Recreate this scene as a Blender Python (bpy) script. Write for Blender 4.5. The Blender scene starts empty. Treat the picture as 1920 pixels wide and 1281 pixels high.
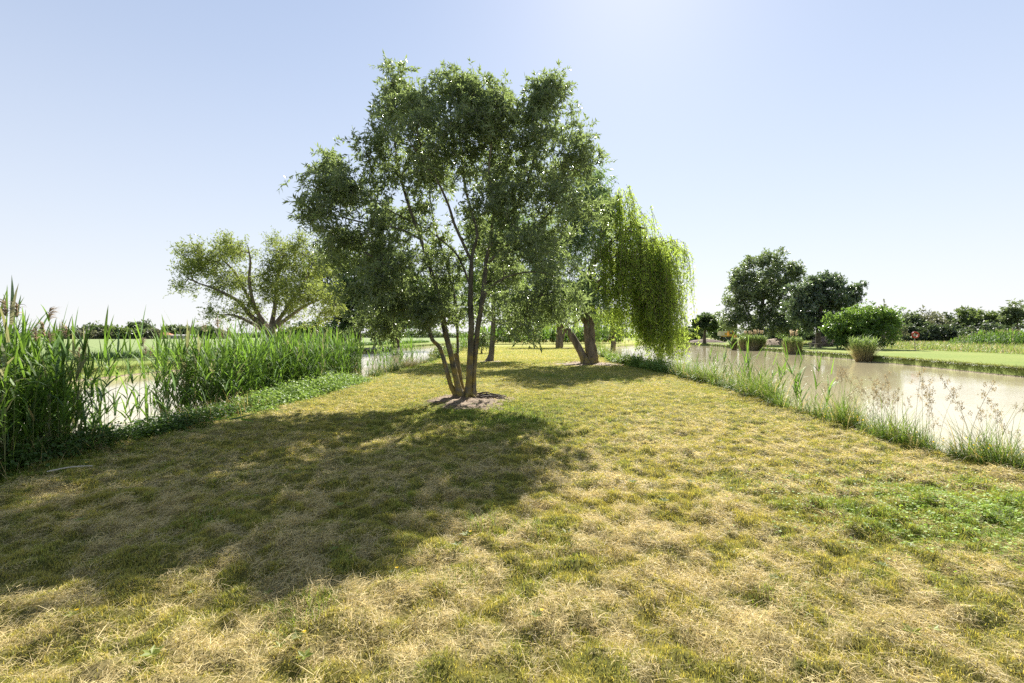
import bpy, math, random
import numpy as np
from mathutils import Vector

S = bpy.context.scene
COL = S.collection
F = 907.0            # focal length in photograph pixels
HOR = 632.0          # horizon row in the photograph
CAMZ = 1.6
PI = math.pi

def P(u, v, D):
    """photo pixel at depth D -> world point"""
    return np.array([(u - 960) / F * D, D, CAMZ - (v - HOR) / F * D])

# ------------------------------------------------------------------ helpers
def tag(o, label=None, cat=None, group=None, kind=None):
    if label: o['label'] = label
    if cat: o['category'] = cat
    if group: o['group'] = group
    if kind: o['kind'] = kind
    return o

def empty(name, loc, rz=0.0):
    o = bpy.data.objects.new(name, None)
    o.location = tuple(float(c) for c in loc); o.rotation_euler = (0, 0, rz)
    o.empty_display_size = 0.2
    COL.objects.link(o)
    return o

def mesh(name, verts, faces, mat, cols=None, smooth=False, midx=None):
    """verts (N,3); faces = list of int arrays (M,3) or (M,4)"""
    me = bpy.data.meshes.new(name)
    verts = np.asarray(verts, dtype=np.float32)
    me.vertices.add(len(verts))
    me.vertices.foreach_set('co', verts.ravel())
    faces = [np.asarray(f, dtype=np.int32) for f in faces if len(f)]
    loops = np.concatenate([f.ravel() for f in faces])
    tot = np.concatenate([np.full(len(f), f.shape[1], dtype=np.int32) for f in faces])
    start = np.concatenate([[0], np.cumsum(tot)[:-1]]).astype(np.int32)
    me.loops.add(len(loops)); me.loops.foreach_set('vertex_index', loops)
    me.polygons.add(len(tot))
    me.polygons.foreach_set('loop_start', start)
    me.polygons.foreach_set('loop_total', tot)
    if midx is not None:
        me.polygons.foreach_set('material_index', np.asarray(midx, dtype=np.int32))
    me.polygons.foreach_set('use_smooth', np.full(len(tot), bool(smooth)))
    for m in (mat if isinstance(mat, (list, tuple)) else [mat]):
        me.materials.append(m)
    if cols is not None:
        a = me.color_attributes.new('Col', 'FLOAT_COLOR', 'POINT')
        c4 = np.ones((len(verts), 4), dtype=np.float32); c4[:, :3] = cols
        a.data.foreach_set('color', c4.ravel())
    me.update(calc_edges=True)
    return me

def obj(name, me, parent=None):
    o = bpy.data.objects.new(name, me)
    COL.objects.link(o)
    if parent is not None: o.parent = parent
    return o

def copy_tree(o, parent=None):
    c = o.copy(); COL.objects.link(c)
    if parent is not None: c.parent = parent
    for ch in list(o.children): copy_tree(ch, c)
    return c

class Geo:
    """collects vertices, faces and colours of one mesh"""
    def __init__(s): s.v = []; s.t = []; s.q = []; s.c = []; s.n = 0
    def add(s, v, tris=None, quads=None, cols=None):
        v = np.asarray(v, dtype=np.float32)
        if tris is not None and len(tris): s.t.append(np.asarray(tris) + s.n)
        if quads is not None and len(quads): s.q.append(np.asarray(quads) + s.n)
        s.v.append(v)
        if cols is not None: s.c.append(np.broadcast_to(np.asarray(cols, dtype=np.float32), v.shape))
        s.n += len(v)
    def build(s, name, mat, parent=None, smooth=False, off=None, data_only=False):
        v = np.concatenate(s.v)
        if off is not None: v = v - np.asarray(off, dtype=np.float32)
        f = []
        if s.t: f.append(np.concatenate(s.t))
        if s.q: f.append(np.concatenate(s.q))
        me = mesh(name, v, f, mat, np.concatenate(s.c) if s.c else None, smooth)
        return me if data_only else obj(name, me, parent)

def _h(ix, iy, seed):
    n = (ix.astype(np.int64) * 374761393 + iy.astype(np.int64) * 668265263 + seed * 2147483647) & 0xffffffff
    n = ((n ^ (n >> 13)) * 1274126177) & 0xffffffff
    n = n ^ (n >> 16)
    return (n & 0xffffff) / float(0xffffff)

def vn(x, y, seed=0):
    x = np.asarray(x, dtype=np.float64); y = np.asarray(y, dtype=np.float64)
    ix = np.floor(x); iy = np.floor(y); fx = x - ix; fy = y - iy
    fx = fx * fx * (3 - 2 * fx); fy = fy * fy * (3 - 2 * fy)
    a = _h(ix, iy, seed); b = _h(ix + 1, iy, seed); c = _h(ix, iy + 1, seed); d = _h(ix + 1, iy + 1, seed)
    return (a * (1 - fx) + b * fx) * (1 - fy) + (c * (1 - fx) + d * fx) * fy

def fbm(x, y, seed=0, o=3):
    r = 0; a = 0.5; t = 0
    for i in range(o):
        r = r + a * vn(x * 2 ** i + 17.3 * i, y * 2 ** i - 9.1 * i, seed + i); t += a; a *= 0.5
    return r / t

def norm(v): return v / np.maximum(np.linalg.norm(v, axis=-1, keepdims=True), 1e-9)

# ------------------------------------------------------------------ materials
def newmat(name):
    m = bpy.data.materials.new(name); m.use_nodes = True
    nt = m.node_tree; nt.nodes.clear()
    out = nt.nodes.new('ShaderNodeOutputMaterial')
    return m, nt, out

def N(nt, t, **kw):
    n = nt.nodes.new(t)
    for k, v in kw.items():
        if hasattr(n, k) and not k.startswith('i_'): setattr(n, k, v)
    return n

def L(nt, a, b): nt.links.new(a, b)

def ramp(nt, stops):
    r = nt.nodes.new('ShaderNodeValToRGB')
    e = r.color_ramp.elements
    while len(e) < len(stops): e.new(0.5)
    for k, (p, c) in enumerate(stops):
        e[k].position = p; e[k].color = (c[0], c[1], c[2], 1)
    return r

def leaf_mat(name, cols, trans, tw=0.4, rough=0.42, spec=0.5):
    """leaf colours vary from leaf to leaf; part of the light passes through"""
    m, nt, out = newmat(name)
    g = N(nt, 'ShaderNodeNewGeometry')
    r = ramp(nt, [(i / max(1, len(cols) - 1), c) for i, c in enumerate(cols)])
    L(nt, g.outputs['Random Per Island'], r.inputs[0])
    p = N(nt, 'ShaderNodeBsdfPrincipled')
    p.inputs['Roughness'].default_value = rough
    p.inputs['Specular IOR Level'].default_value = spec
    L(nt, r.outputs[0], p.inputs['Base Color'])
    t = N(nt, 'ShaderNodeBsdfTranslucent')
    mx = N(nt, 'ShaderNodeMixRGB'); mx.inputs[0].default_value = 0.75
    L(nt, r.outputs[0], mx.inputs[1]); mx.inputs[2].default_value = (*trans, 1)
    L(nt, mx.outputs[0], t.inputs[0])
    s = N(nt, 'ShaderNodeMixShader'); s.inputs[0].default_value = tw
    L(nt, p.outputs[0], s.inputs[1]); L(nt, t.outputs[0], s.inputs[2])
    L(nt, s.outputs[0], out.inputs[0])
    return m

def blade_mat(name, tw=0.35, rough=0.5, gain=1.0, tgain=1.2):
    """colour comes from the plant itself (per blade)"""
    m, nt, out = newmat(name)
    a = N(nt, 'ShaderNodeVertexColor'); a.layer_name = 'Col'
    p = N(nt, 'ShaderNodeBsdfPrincipled')
    p.inputs['Roughness'].default_value = rough
    p.inputs['Specular IOR Level'].default_value = 0.35
    L(nt, a.outputs[0], p.inputs['Base Color'])
    t = N(nt, 'ShaderNodeBsdfTranslucent')
    mx = N(nt, 'ShaderNodeMixRGB', blend_type='MULTIPLY'); mx.inputs[0].default_value = 1
    L(nt, a.outputs[0], mx.inputs[1]); mx.inputs[2].default_value = (tgain * 1.05, tgain, tgain * .8, 1)
    L(nt, mx.outputs[0], t.inputs[0])
    s = N(nt, 'ShaderNodeMixShader'); s.inputs[0].default_value = tw
    L(nt, p.outputs[0], s.inputs[1]); L(nt, t.outputs[0], s.inputs[2])
    L(nt, s.outputs[0], out.inputs[0])
    return m

def noise_mat(name, stops, scale=2.0, detail=6, rough=0.85, bump=0.3, bscale=None, stretch=(1, 1, 1), dist=0.05, spec=0.3):
    m, nt, out = newmat(name)
    tc = N(nt, 'ShaderNodeTexCoord'); mp = N(nt, 'ShaderNodeMapping')
    mp.inputs['Scale'].default_value = stretch
    L(nt, tc.outputs['Object'], mp.inputs[0])
    n = N(nt, 'ShaderNodeTexNoise'); n.inputs['Scale'].default_value = scale; n.inputs['Detail'].default_value = detail
    n.inputs['Roughness'].default_value = 0.65
    L(nt, mp.outputs[0], n.inputs['Vector'])
    r = ramp(nt, stops); L(nt, n.outputs[0], r.inputs[0])
    p = N(nt, 'ShaderNodeBsdfPrincipled'); p.inputs['Roughness'].default_value = rough
    p.inputs['Specular IOR Level'].default_value = spec
    L(nt, r.outputs[0], p.inputs['Base Color'])
    if bump:
        n2 = N(nt, 'ShaderNodeTexNoise'); n2.inputs['Scale'].default_value = bscale or scale * 3; n2.inputs['Detail'].default_value = 5
        L(nt, mp.outputs[0], n2.inputs['Vector'])
        b = N(nt, 'ShaderNodeBump'); b.inputs['Strength'].default_value = bump; b.inputs['Distance'].default_value = dist
        L(nt, n2.outputs[0], b.inputs['Height']); L(nt, b.outputs[0], p.inputs['Normal'])
    L(nt, p.outputs[0], out.inputs[0])
    return m

def bark_mat(name, dark, light, lichen=None, lichen_top=1.6, scale=9):
    m, nt, out = newmat(name)
    tc = N(nt, 'ShaderNodeTexCoord'); mp = N(nt, 'ShaderNodeMapping')
    mp.inputs['Scale'].default_value = (1, 1, 0.35)
    L(nt, tc.outputs['Object'], mp.inputs[0])
    n = N(nt, 'ShaderNodeTexNoise'); n.inputs['Scale'].default_value = scale; n.inputs['Detail'].default_value = 7
    L(nt, mp.outputs[0], n.inputs['Vector'])
    r = ramp(nt, [(0.3, dark), (0.7, light)]); L(nt, n.outputs[0], r.inputs[0])
    col = r.outputs[0]
    if lichen:
        n3 = N(nt, 'ShaderNodeTexNoise'); n3.inputs['Scale'].default_value = 5.5; n3.inputs['Detail'].default_value = 5
        L(nt, tc.outputs['Object'], n3.inputs['Vector'])
        sp = N(nt, 'ShaderNodeSeparateXYZ'); L(nt, tc.outputs['Object'], sp.inputs[0])
        mr = N(nt, 'ShaderNodeMapRange'); mr.inputs[1].default_value = 0.1; mr.inputs[2].default_value = lichen_top
        mr.inputs[3].default_value = 0.12; mr.inputs[4].default_value = -0.16
        L(nt, sp.outputs[2], mr.inputs[0])
        ad = N(nt, 'ShaderNodeMath', operation='ADD'); L(nt, n3.outputs[0], ad.inputs[0]); L(nt, mr.outputs[0], ad.inputs[1])
        rr = ramp(nt, [(0.46, (0, 0, 0)), (0.68, (.85, .85, .85))]); L(nt, ad.outputs[0], rr.inputs[0])
        mx = N(nt, 'ShaderNodeMixRGB'); L(nt, rr.outputs[0], mx.inputs[0]); L(nt, col, mx.inputs[1])
        mx.inputs[2].default_value = (*lichen, 1); col = mx.outputs[0]
    p = N(nt, 'ShaderNodeBsdfPrincipled'); p.inputs['Roughness'].default_value = 0.85
    p.inputs['Specular IOR Level'].default_value = 0.25
    L(nt, col, p.inputs['Base Color'])
    n2 = N(nt, 'ShaderNodeTexNoise'); n2.inputs['Scale'].default_value = scale * 2.2; n2.inputs['Detail'].default_value = 6
    L(nt, mp.outputs[0], n2.inputs['Vector'])
    b = N(nt, 'ShaderNodeBump'); b.inputs['Strength'].default_value = 0.8; b.inputs['Distance'].default_value = 0.03
    L(nt, n2.outputs[0], b.inputs['Height']); L(nt, b.outputs[0], p.inputs['Normal'])
    L(nt, p.outputs[0], out.inputs[0])
    return m

def plain(name, c, rough=0.6, metal=0.0):
    return noise_mat(name, [(0.3, tuple(x * 0.8 for x in c)), (0.7, c)], scale=6, rough=rough, bump=0.05)

# ------------------------------------------------------------------ blades / leaves / tubes
def blades(pos, phi, th0, curl, length, width, cb, ct, nseg=2, twist=0.0, rng=None, sag=None):
    """N arcing strips.  th0 start elevation, curl = total change of elevation"""
    n = len(pos); pos = np.asarray(pos, dtype=np.float64)
    phi, th0, curl, length, width = [np.broadcast_to(np.asarray(a, dtype=np.float64), (n,)) for a in (phi, th0, curl, length, width)]
    tw = np.broadcast_to(np.asarray(twist, dtype=np.float64), (n,))
    hx, hy = np.cos(phi), np.sin(phi)
    V = np.zeros((n, 2 * nseg + 1, 3)); C = np.zeros((n, 2 * nseg + 1, 3))
    cb = np.broadcast_to(np.asarray(cb, dtype=np.float64), (n, 3)); ct = np.broadcast_to(np.asarray(ct, dtype=np.float64), (n, 3))
    p = pos.copy()
    for k in range(nseg + 1):
        t = k / nseg
        c = cb * (1 - t) + ct * t
        th = th0 - curl * (t + 0.5 / nseg)
        if k < nseg:
            w = width * (0.55 + 0.45 * math.sin(PI * min(1, t * 1.1 + 0.25))) * (1 - 0.25 * t) * 0.5
            sx = -hy * np.cos(tw); sy = hx * np.cos(tw); sz = np.sin(tw)
            side = np.stack([sx, sy, sz], 1) * w[:, None]
            V[:, 2 * k] = p + side; V[:, 2 * k + 1] = p - side
            C[:, 2 * k] = c; C[:, 2 * k + 1] = c
            d = np.stack([np.cos(th) * hx, np.cos(th) * hy, np.sin(th)], 1)
            p = p + d * (length / nseg)[:, None]
        else:
            V[:, 2 * k] = p; C[:, 2 * k] = c
    m = 2 * nseg + 1
    base = (np.arange(n) * m)[:, None]
    quads = []
    for k in range(nseg - 1):
        quads.append(base + np.array([[2 * k, 2 * k + 1, 2 * k + 3, 2 * k + 2]]))
    quads = np.concatenate(quads) if quads else np.zeros((0, 4), int)
    k = nseg - 1
    tris = base + np.array([[2 * k, 2 * k + 1, 2 * k + 2]])
    return V.reshape(-1, 3), tris, quads, C.reshape(-1, 3)

def leaves(pos, d, Ln, W, rng, fold=0.12, up=0.6):
    """N rhombic leaves folded along the midrib"""
    n = len(pos)
    d = norm(d)
    nr = rng.normal(size=(n, 3)) * 0.8; nr[:, 2] += up
    side = norm(np.cross(d, nr)); nn = np.cross(side, d)
    Ln = np.broadcast_to(Ln, (n,))[:, None]; W = np.broadcast_to(W, (n,))[:, None]
    V = np.zeros((n, 4, 3))
    V[:, 0] = pos
    mid = pos + d * Ln * 0.42 + nn * (fold * Ln * 0.4)
    V[:, 1] = mid + side * W * 0.5; V[:, 3] = mid - side * W * 0.5
    V[:, 2] = pos + d * Ln - nn * (fold * Ln * 0.3)
    b = (np.arange(n) * 4)[:, None]
    tris = np.concatenate([b + np.array([[0, 1, 2]]), b + np.array([[0, 2, 3]])])
    return V.reshape(-1, 3), tris

def catmull(pts, rad, per=5):
    pts = np.asarray(pts, dtype=float); rad = np.asarray(rad, dtype=float)
    q = np.vstack([2 * pts[0] - pts[1], pts, 2 * pts[-1] - pts[-2]])
    o = []; r = []
    for i in range(len(pts) - 1):
        p0, p1, p2, p3 = q[i:i + 4]
        for k in range(per):
            t = k / per
            o.append(0.5 * (2 * p1 + (p2 - p0) * t + (2 * p0 - 5 * p1 + 4 * p2 - p3) * t * t + (3 * p1 - p0 - 3 * p2 + p3) * t ** 3))
            r.append(rad[i] * (1 - t) + rad[i + 1] * t)
    o.append(pts[-1]); r.append(rad[-1])
    return np.array(o), np.array(r)

def tube(g, pts, rad, sides=6, cols=None, cap=False, lump=0.0, rng=None):
    pts = np.asarray(pts, dtype=float); n = len(pts)
    rad = np.broadcast_to(np.asarray(rad, dtype=float), (n,))
    t = np.zeros_like(pts); t[1:-1] = pts[2:] - pts[:-2]; t[0] = pts[1] - pts[0]; t[-1] = pts[-1] - pts[-2]
    t = norm(t)
    mean = norm(pts[-1] - pts[0])
    ref = np.array([1.0, 0.2, 0]) if abs(mean[2]) > 0.7 else np.array([0, 0, 1.0])
    a = norm(np.cross(t, ref)); b = np.cross(t, a)
    an = np.arange(sides) * 2 * PI / sides
    rr = rad[:, None] * np.ones((n, sides))
    if lump and rng is not None:
        rr = rr * (1 + lump * rng.normal(size=(n, sides)) + lump * 0.8 * rng.normal(size=(1, sides)))
    V = pts[:, None, :] + rr[:, :, None] * (np.cos(an)[None, :, None] * a[:, None, :] + np.sin(an)[None, :, None] * b[:, None, :])
    i = np.arange(n - 1)[:, None] * sides; j = np.arange(sides)[None, :]; j2 = (j + 1) % sides
    q = np.stack([i + j, i + j2, i + sides + j2, i + sides + j], -1).reshape(-1, 4)
    v = V.reshape(-1, 3); tr = None
    if cap:
        v = np.vstack([v, pts[-1:] + t[-1:] * rad[-1] * 0.3])
        top = (n - 1) * sides
        tr = np.array([[top + k, top + (k + 1) % sides, n * sides] for k in range(sides)])
    g.add(v, tris=tr, quads=q, cols=cols)

def box(g, c, s, rz=0.0, cols=None, tilt=None):
    x, y, z = [k / 2 for k in s]
    v = np.array([[-x, -y, -z], [x, -y, -z], [x, y, -z], [-x, y, -z], [-x, -y, z], [x, -y, z], [x, y, z], [-x, y, z]], dtype=float)
    if tilt:
        ca, sa = math.cos(tilt), math.sin(tilt)
        v = np.stack([v[:, 0] * ca + v[:, 2] * sa, v[:, 1], -v[:, 0] * sa + v[:, 2] * ca], 1)
    ca, sa = math.cos(rz), math.sin(rz)
    v = np.stack([v[:, 0] * ca - v[:, 1] * sa, v[:, 0] * sa + v[:, 1] * ca, v[:, 2]], 1) + np.asarray(c)
    g.add(v, quads=np.array([[0, 3, 2, 1], [4, 5, 6, 7], [0, 1, 5, 4], [1, 2, 6, 5], [2, 3, 7, 6], [3, 0, 4, 7]]), cols=cols)

# ------------------------------------------------------------------ trees
def in_lobe(rng, n, lobe):
    """points inside an ellipsoid, thicker towards its shell"""
    d = norm(rng.normal(size=(n, 3))); r = rng.random(n) ** (1 / 2.4)
    return np.array(lobe[:3]) + d * r[:, None] * np.array(lobe[3:6])

def grow(stems, targets, rng, step=0.35, bend=0.5, min_z=1.0):
    """connect every target to the nearest fitting node of what has grown so far"""
    pos = []; dirs = []; par = []
    for pts in stems:
        for i, p in enumerate(pts):
            if p[2] < min_z and len(pts) > 3: continue
            pos.append(p); d = pts[min(i + 1, len(pts) - 1)] - pts[max(i - 1, 0)]
            dirs.append(d / (np.linalg.norm(d) + 1e-9)); par.append(-1)
    ns = len(pos); cap = ns + len(targets) * 26 + 10
    A = np.zeros((cap, 3)); B = np.zeros((cap, 3)); A[:ns] = pos; B[:ns] = dirs
    par = par + [0] * (cap - ns); n = ns; chains = []
    d0 = np.min(np.linalg.norm(targets[:, None, :] - A[None, :ns:3, :], axis=2), axis=1)
    for ti in np.argsort(d0):
        t = targets[ti]
        v = t - A[:n]; d = np.linalg.norm(v, axis=1) + 1e-6
        cs = np.sum(v * B[:n], axis=1) / d
        cost = d * (1 + 0.7 * (1 - cs)) + 0.5 * np.maximum(0, A[:n, 2] - t[2])
        k = int(np.argmin(cost)); p0 = A[k].copy(); L0 = d[k]
        m = int(np.clip(math.ceil(L0 / step), 1, 24))
        c = p0 + B[k] * L0 * 0.45 + np.array([0, 0, 0.06 * L0])
        ids = []; prev = k
        jit = rng.normal(size=(m, 3)) * 0.05 * L0 ** 0.5 * bend
        for j in range(1, m + 1):
            s = j / m
            q = (1 - s) ** 2 * p0 + 2 * s * (1 - s) * c + s * s * t
            if j < m: q = q + jit[j - 1]
            if n >= cap: break
            A[n] = q; w = q - A[prev]; B[n] = w / (np.linalg.norm(w) + 1e-9); par[n] = prev; prev = n; ids.append(n); n += 1
        chains.append((k, ids))
    cnt = np.zeros(n)
    for k, ids in chains: cnt[ids[-1]] += 1
    for i in range(n - 1, ns - 1, -1):
        if par[i] >= 0: cnt[par[i]] += cnt[i]
    return A[:n], B[:n], cnt, chains, ns

def branch_mesh(res, r0, rmax, power=0.5, thin=3):
    A, B, cnt, chains, ns = res
    g = Geo()
    for k, ids in chains:
        if not ids: continue
        idx = [k] + ids
        rad = np.minimum(r0 * cnt[idx] ** power, rmax)
        rad[0] = min(rad[0], rad[1] * 1.15)
        rad[-1] *= 0.5
        tube(g, A[idx], rad, sides=(3 if rad[1] < thin * 0.01 else 5 if rad[1] < 0.06 else 7))
    return g

def sprigs(res, rng, per, twl, lpt, Ln, W, spread=0.8, up=0.35, droop=0.25, fan=0.9, jl=0.3):
    """short twigs at every branch end, leaves set along them"""
    A, B, cnt, chains, ns = res
    ends = np.array([ids[-1] for k, ids in chains if ids])
    n = len(ends) * per
    base = np.repeat(A[ends], per, 0) + rng.normal(size=(n, 3)) * twl * 0.35
    d = norm(np.repeat(B[ends], per, 0) * 0.6 + rng.normal(size=(n, 3)) * spread + np.array([0, 0, up]))
    tl = twl * rng.uniform(0.6, 1.3, n)
    m = n * lpt
    s = np.tile(np.linspace(0.1, 1.0, lpt), n)
    D = np.repeat(d, lpt, 0)
    pos = np.repeat(base, lpt, 0) + D * (s * np.repeat(tl, lpt))[:, None]
    pos[:, 2] -= droop * np.repeat(tl, lpt) * s ** 2
    ld = norm(D * 0.7 + rng.normal(size=(m, 3)) * fan + np.array([0, 0, -droop]))
    l = Ln * rng.uniform(1 - jl, 1 + jl, m)
    v, t = leaves(pos, ld, l, W * l / Ln * rng.uniform(0.8, 1.2, m), rng)
    tw = Geo()
    e = base + d * tl[:, None]; e[:, 2] -= droop * tl
    sd = norm(np.cross(d, rng.normal(size=(n, 3)))) * 0.004
    vv = np.stack([base + sd, base - sd, e], 1).reshape(-1, 3)
    return v, t, vv, np.arange(n * 3).reshape(-1, 3)

def lobe_px(u, v, ru, rv, D, dd=0.0, rd=None):
    k = F / (D + dd)
    c = P(u, v, D + dd)
    return (c[0], c[1], c[2], ru / k, rd if rd is not None else (ru + rv) / 2 / k, rv / k)

def tree(name, label, base, stems, lobes, mats, seed, n_targets, per=4, twl=0.3, lpt=10, Ln=0.1, W=0.03,
         r0=0.006, rmax=0.07, step=0.35, min_z=1.0, cat='tree', group=None, sides=10, lump=0.03,
         up=0.35, droop=0.25, spread=0.8, weights=None, power=0.5, bend=0.5, flare=1.35, extra=None, fan=0.9, pad=4.5, pads=.22):
    """a tree: each main stem a trunk, its limbs, and its crown of leaves"""
    rng = np.random.default_rng(seed)
    base = np.asarray(base, dtype=float)
    root = empty(name, base); tag(root, label, cat, group)
    dense = []
    for pts, rad, part in stems:
        p, r = catmull(pts, rad, 6)
        dense.append(p)
        if part == 'trunk' and p[0][2] < base[2] + 0.35:
            h = np.maximum(0, 1 - (p[:, 2] - base[2]) / 0.5); r = r * (1 + (flare - 1) * h * h)
        g = Geo(); tube(g, p, r, sides if part == 'trunk' else 7, lump=lump, rng=rng, cap=True)
        g.build(part, mats[0], root, smooth=True, off=base)
    w = np.array([lb[3] * lb[4] * lb[5] for lb in lobes]) ** 0.8
    if weights is not None: w = w * np.asarray(weights)
    cnt = np.maximum(2, np.round(w / w.sum() * n_targets)).astype(int)
    T = []
    for c, lb in zip(cnt, lobes):        # foliage gathers in pads with gaps between them
        m = max(1, int(round(c / pad))); ctr = in_lobe(rng, m, lb); r = (lb[3] * lb[4] * lb[5]) ** (1 / 3)
        T.append(ctr[rng.integers(0, m, c)] + rng.normal(size=(c, 3)) * r * pads * np.array([1, 1, .7]))
    T = np.concatenate(T); T = T[T[:, 2] > base[2] + 0.5]
    res = grow(dense, T, rng, step, bend, base[2] + min_z)
    bg = branch_mesh(res, r0, rmax, power)
    bg.build('branches', mats[0], root, smooth=True, off=base)
    v, t, tv, tt = sprigs(res, rng, per, twl, lpt, Ln, W, spread=spread, up=up, droop=droop, fan=fan)
    g = Geo(); g.add(v, tris=t); cr = g.build('crown', mats[1], root, off=base)
    return root, res

SKY_STR = 0.05
EXPOSURE = 1.35
HAZE = 0.00016
# ================================================================== SETTING
SUN_EL, SUN_AZ = math.radians(40.5), math.radians(14.5)     # azimuth to the right of straight ahead
WATER = -0.45

E_LN = ([-60, 5.8, 7.5, 9.2, 14, 20, 31, 45, 60, 90, 116, 150], [-6.4, -6.1, -6.0, -5.75, -5.65, -5.8, -5.5, -6.2, -6.9, -8.5, -11, -16])
E_LF = ([-60, 24, 40, 60, 64, 76, 93, 116, 150], [-20.6, -20.6, -20.9, -20.2, -19.9, -18.8, -18.3, -16.6, -16])
E_RN = ([-60, 5.9, 7.2, 10.2, 15.8, 21.7, 31, 44, 70, 100, 140, 165], [6.0, 5.98, 5.9, 6.1, 6.75, 6.9, 6.6, 8, 12, 22, 40, 53])
E_RF = ([-60, 0, 24.8, 32.6, 44, 58, 81, 109, 155, 165], [23, 24, 26.2, 28.3, 31, 34, 39, 44.5, 52, 53])
def edge(E, y): return np.interp(y, E[0], E[1])
def wob(y, s): return (fbm(np.asarray(y) * 0.9, np.zeros_like(np.asarray(y, dtype=float)) + s, s) - 0.5) * 0.5
def xLN(y): return edge(E_LN, y) + wob(y, 3)
def xLF(y): return edge(E_LF, y) + wob(y, 5)
def xRN(y): return edge(E_RN, y) + wob(y, 7) * 0.7
def xRF(y): return edge(E_RF, y) + wob(y, 9)

def lawn_h(x, y):
    h = (fbm(x * 1.3, y * 1.3, 11) - 0.5) * 0.08 + (fbm(x * 4.2, y * 4.2, 21, 2) - 0.5) * 0.10 + (vn(x * 9.5, y * 9.5, 23) - .5) * .06 * np.clip((16 - y) / 6, 0, 1)
    f = np.clip((40 - y) / 15, 0, 1)
    h = h * f
    r = np.hypot(x + 1.15, (y - 12.2))
    return h + 0.07 * np.exp(-(r / 0.9) ** 2)

def greenness(x, y):
    g = fbm(x * 0.55, y * 0.4, 31, 3) * 0.55 + fbm(x * 5.0, y * 4.4, 41, 3) * 0.65 - 0.40
    g = g + 0.34 * np.exp(-(((x + 0.6) / 2.6) ** 2 + ((y - 9.8) / 2.6) ** 2))          # greener round the tree
    g = g + 0.42 * np.exp(-(((x - 4.1) / 1.3) ** 2 + ((y - 4.3) / .9) ** 2))          # clover patch
    g = g + 0.30 * np.exp(-((x - edge(E_LN, y) - 0.35) / 0.5) ** 2)
    g = g + 0.10 * np.clip((y - 12) / 10, 0, 1)
    return np.clip(g, 0, 1)

def hayness(x, y):
    a = x / np.maximum(y, 1.5)
    rows = 0.5 + 0.5 * np.sin(x * 4.2 + y * 0.35 + 2.5 * fbm(x * .6, y * .5, 61))
    h = .58 * fbm(x * 8.0, y * 7.0, 51, 2) + .27 * fbm(x * 2.6, y * 2.3, 57, 2) + .15 * fbm(x * .8, y * .6, 59, 2) + 0.05 * (rows - .5)
    h = np.clip((h - .34) / .32, 0, 1); h = h * h * (3 - 2 * h) * .9
    h = h * np.interp(y, [2, 4, 7, 14, 30], [1.0, .92, .7, .5, .38])
    h = h - 0.35 * np.exp(-(((x + 0.6) / 2.4) ** 2 + ((y - 10.4) / 2.2) ** 2)) - 0.4 * np.exp(-(((x - 4.2) / 1.15) ** 2 + ((y - 4.3) / .85) ** 2))
    return np.clip(h, 0, 1)

STRAW = np.array([.86, .715, .34]); OLIVE = np.array([.38, .345, .085]); GREEN = np.array([.135, .215, .032]); SOIL = np.array([.25, .205, .11])
def lawn_col(x, y):
    g = greenness(x, y)[:, None]; h = hayness(x, y)[:, None]
    c = OLIVE * (1 - g) + GREEN * 1.1 * g
    k = np.clip((h - 0.3) * 2.0, 0, 1)
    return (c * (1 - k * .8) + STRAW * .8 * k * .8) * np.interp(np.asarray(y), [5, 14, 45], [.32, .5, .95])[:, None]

# --- materials of the setting
def ground_mat(name, mult=1.0, nscale=14, bump=0.5):
    m, nt, out = newmat(name)
    a = N(nt, 'ShaderNodeVertexColor'); a.layer_name = 'Col'
    tc = N(nt, 'ShaderNodeTexCoord')
    n = N(nt, 'ShaderNodeTexNoise'); n.inputs['Scale'].default_value = nscale; n.inputs['Detail'].default_value = 8; n.inputs['Roughness'].default_value = .7
    L(nt, tc.outputs['Object'], n.inputs['Vector'])
    r = ramp(nt, [(0.25, (0.45 * mult,) * 3), (0.75, (1.35 * mult, 1.35 * mult, 1.3 * mult))]); L(nt, n.outputs[0], r.inputs[0])
    mx = N(nt, 'ShaderNodeMixRGB', blend_type='MULTIPLY'); mx.inputs[0].default_value = 1
    L(nt, a.outputs[0], mx.inputs[1]); L(nt, r.outputs[0], mx.inputs[2])
    p = N(nt, 'ShaderNodeBsdfPrincipled'); p.inputs['Roughness'].default_value = 0.95; p.inputs['Specular IOR Level'].default_value = 0.1
    L(nt, mx.outputs[0], p.inputs['Base Color'])
    b = N(nt, 'ShaderNodeBump'); b.inputs['Strength'].default_value = bump; b.inputs['Distance'].default_value = 0.06
    L(nt, n.outputs[0], b.inputs['Height']); L(nt, b.outputs[0], p.inputs['Normal'])
    L(nt, p.outputs[0], out.inputs[0])
    return m

M_LAWN = ground_mat('lawn_thatch')
M_BANKLAWN = ground_mat('mown_bank', nscale=5)
M_FIELD = ground_mat('crop_field', nscale=1.2, bump=.6)
M_MUD = noise_mat('bank_mud', [(0.3, (.10, .075, .045)), (0.7, (.26, .20, .13))], scale=3, bump=.8, bscale=9, dist=.12)
M_SOIL = noise_mat('bare_soil', [(0.3, (.085, .058, .034)), (0.5, (.19, .132, .082)), (0.75, (.33, .245, .16))], scale=4, bump=.9, bscale=26, dist=.03)

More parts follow.
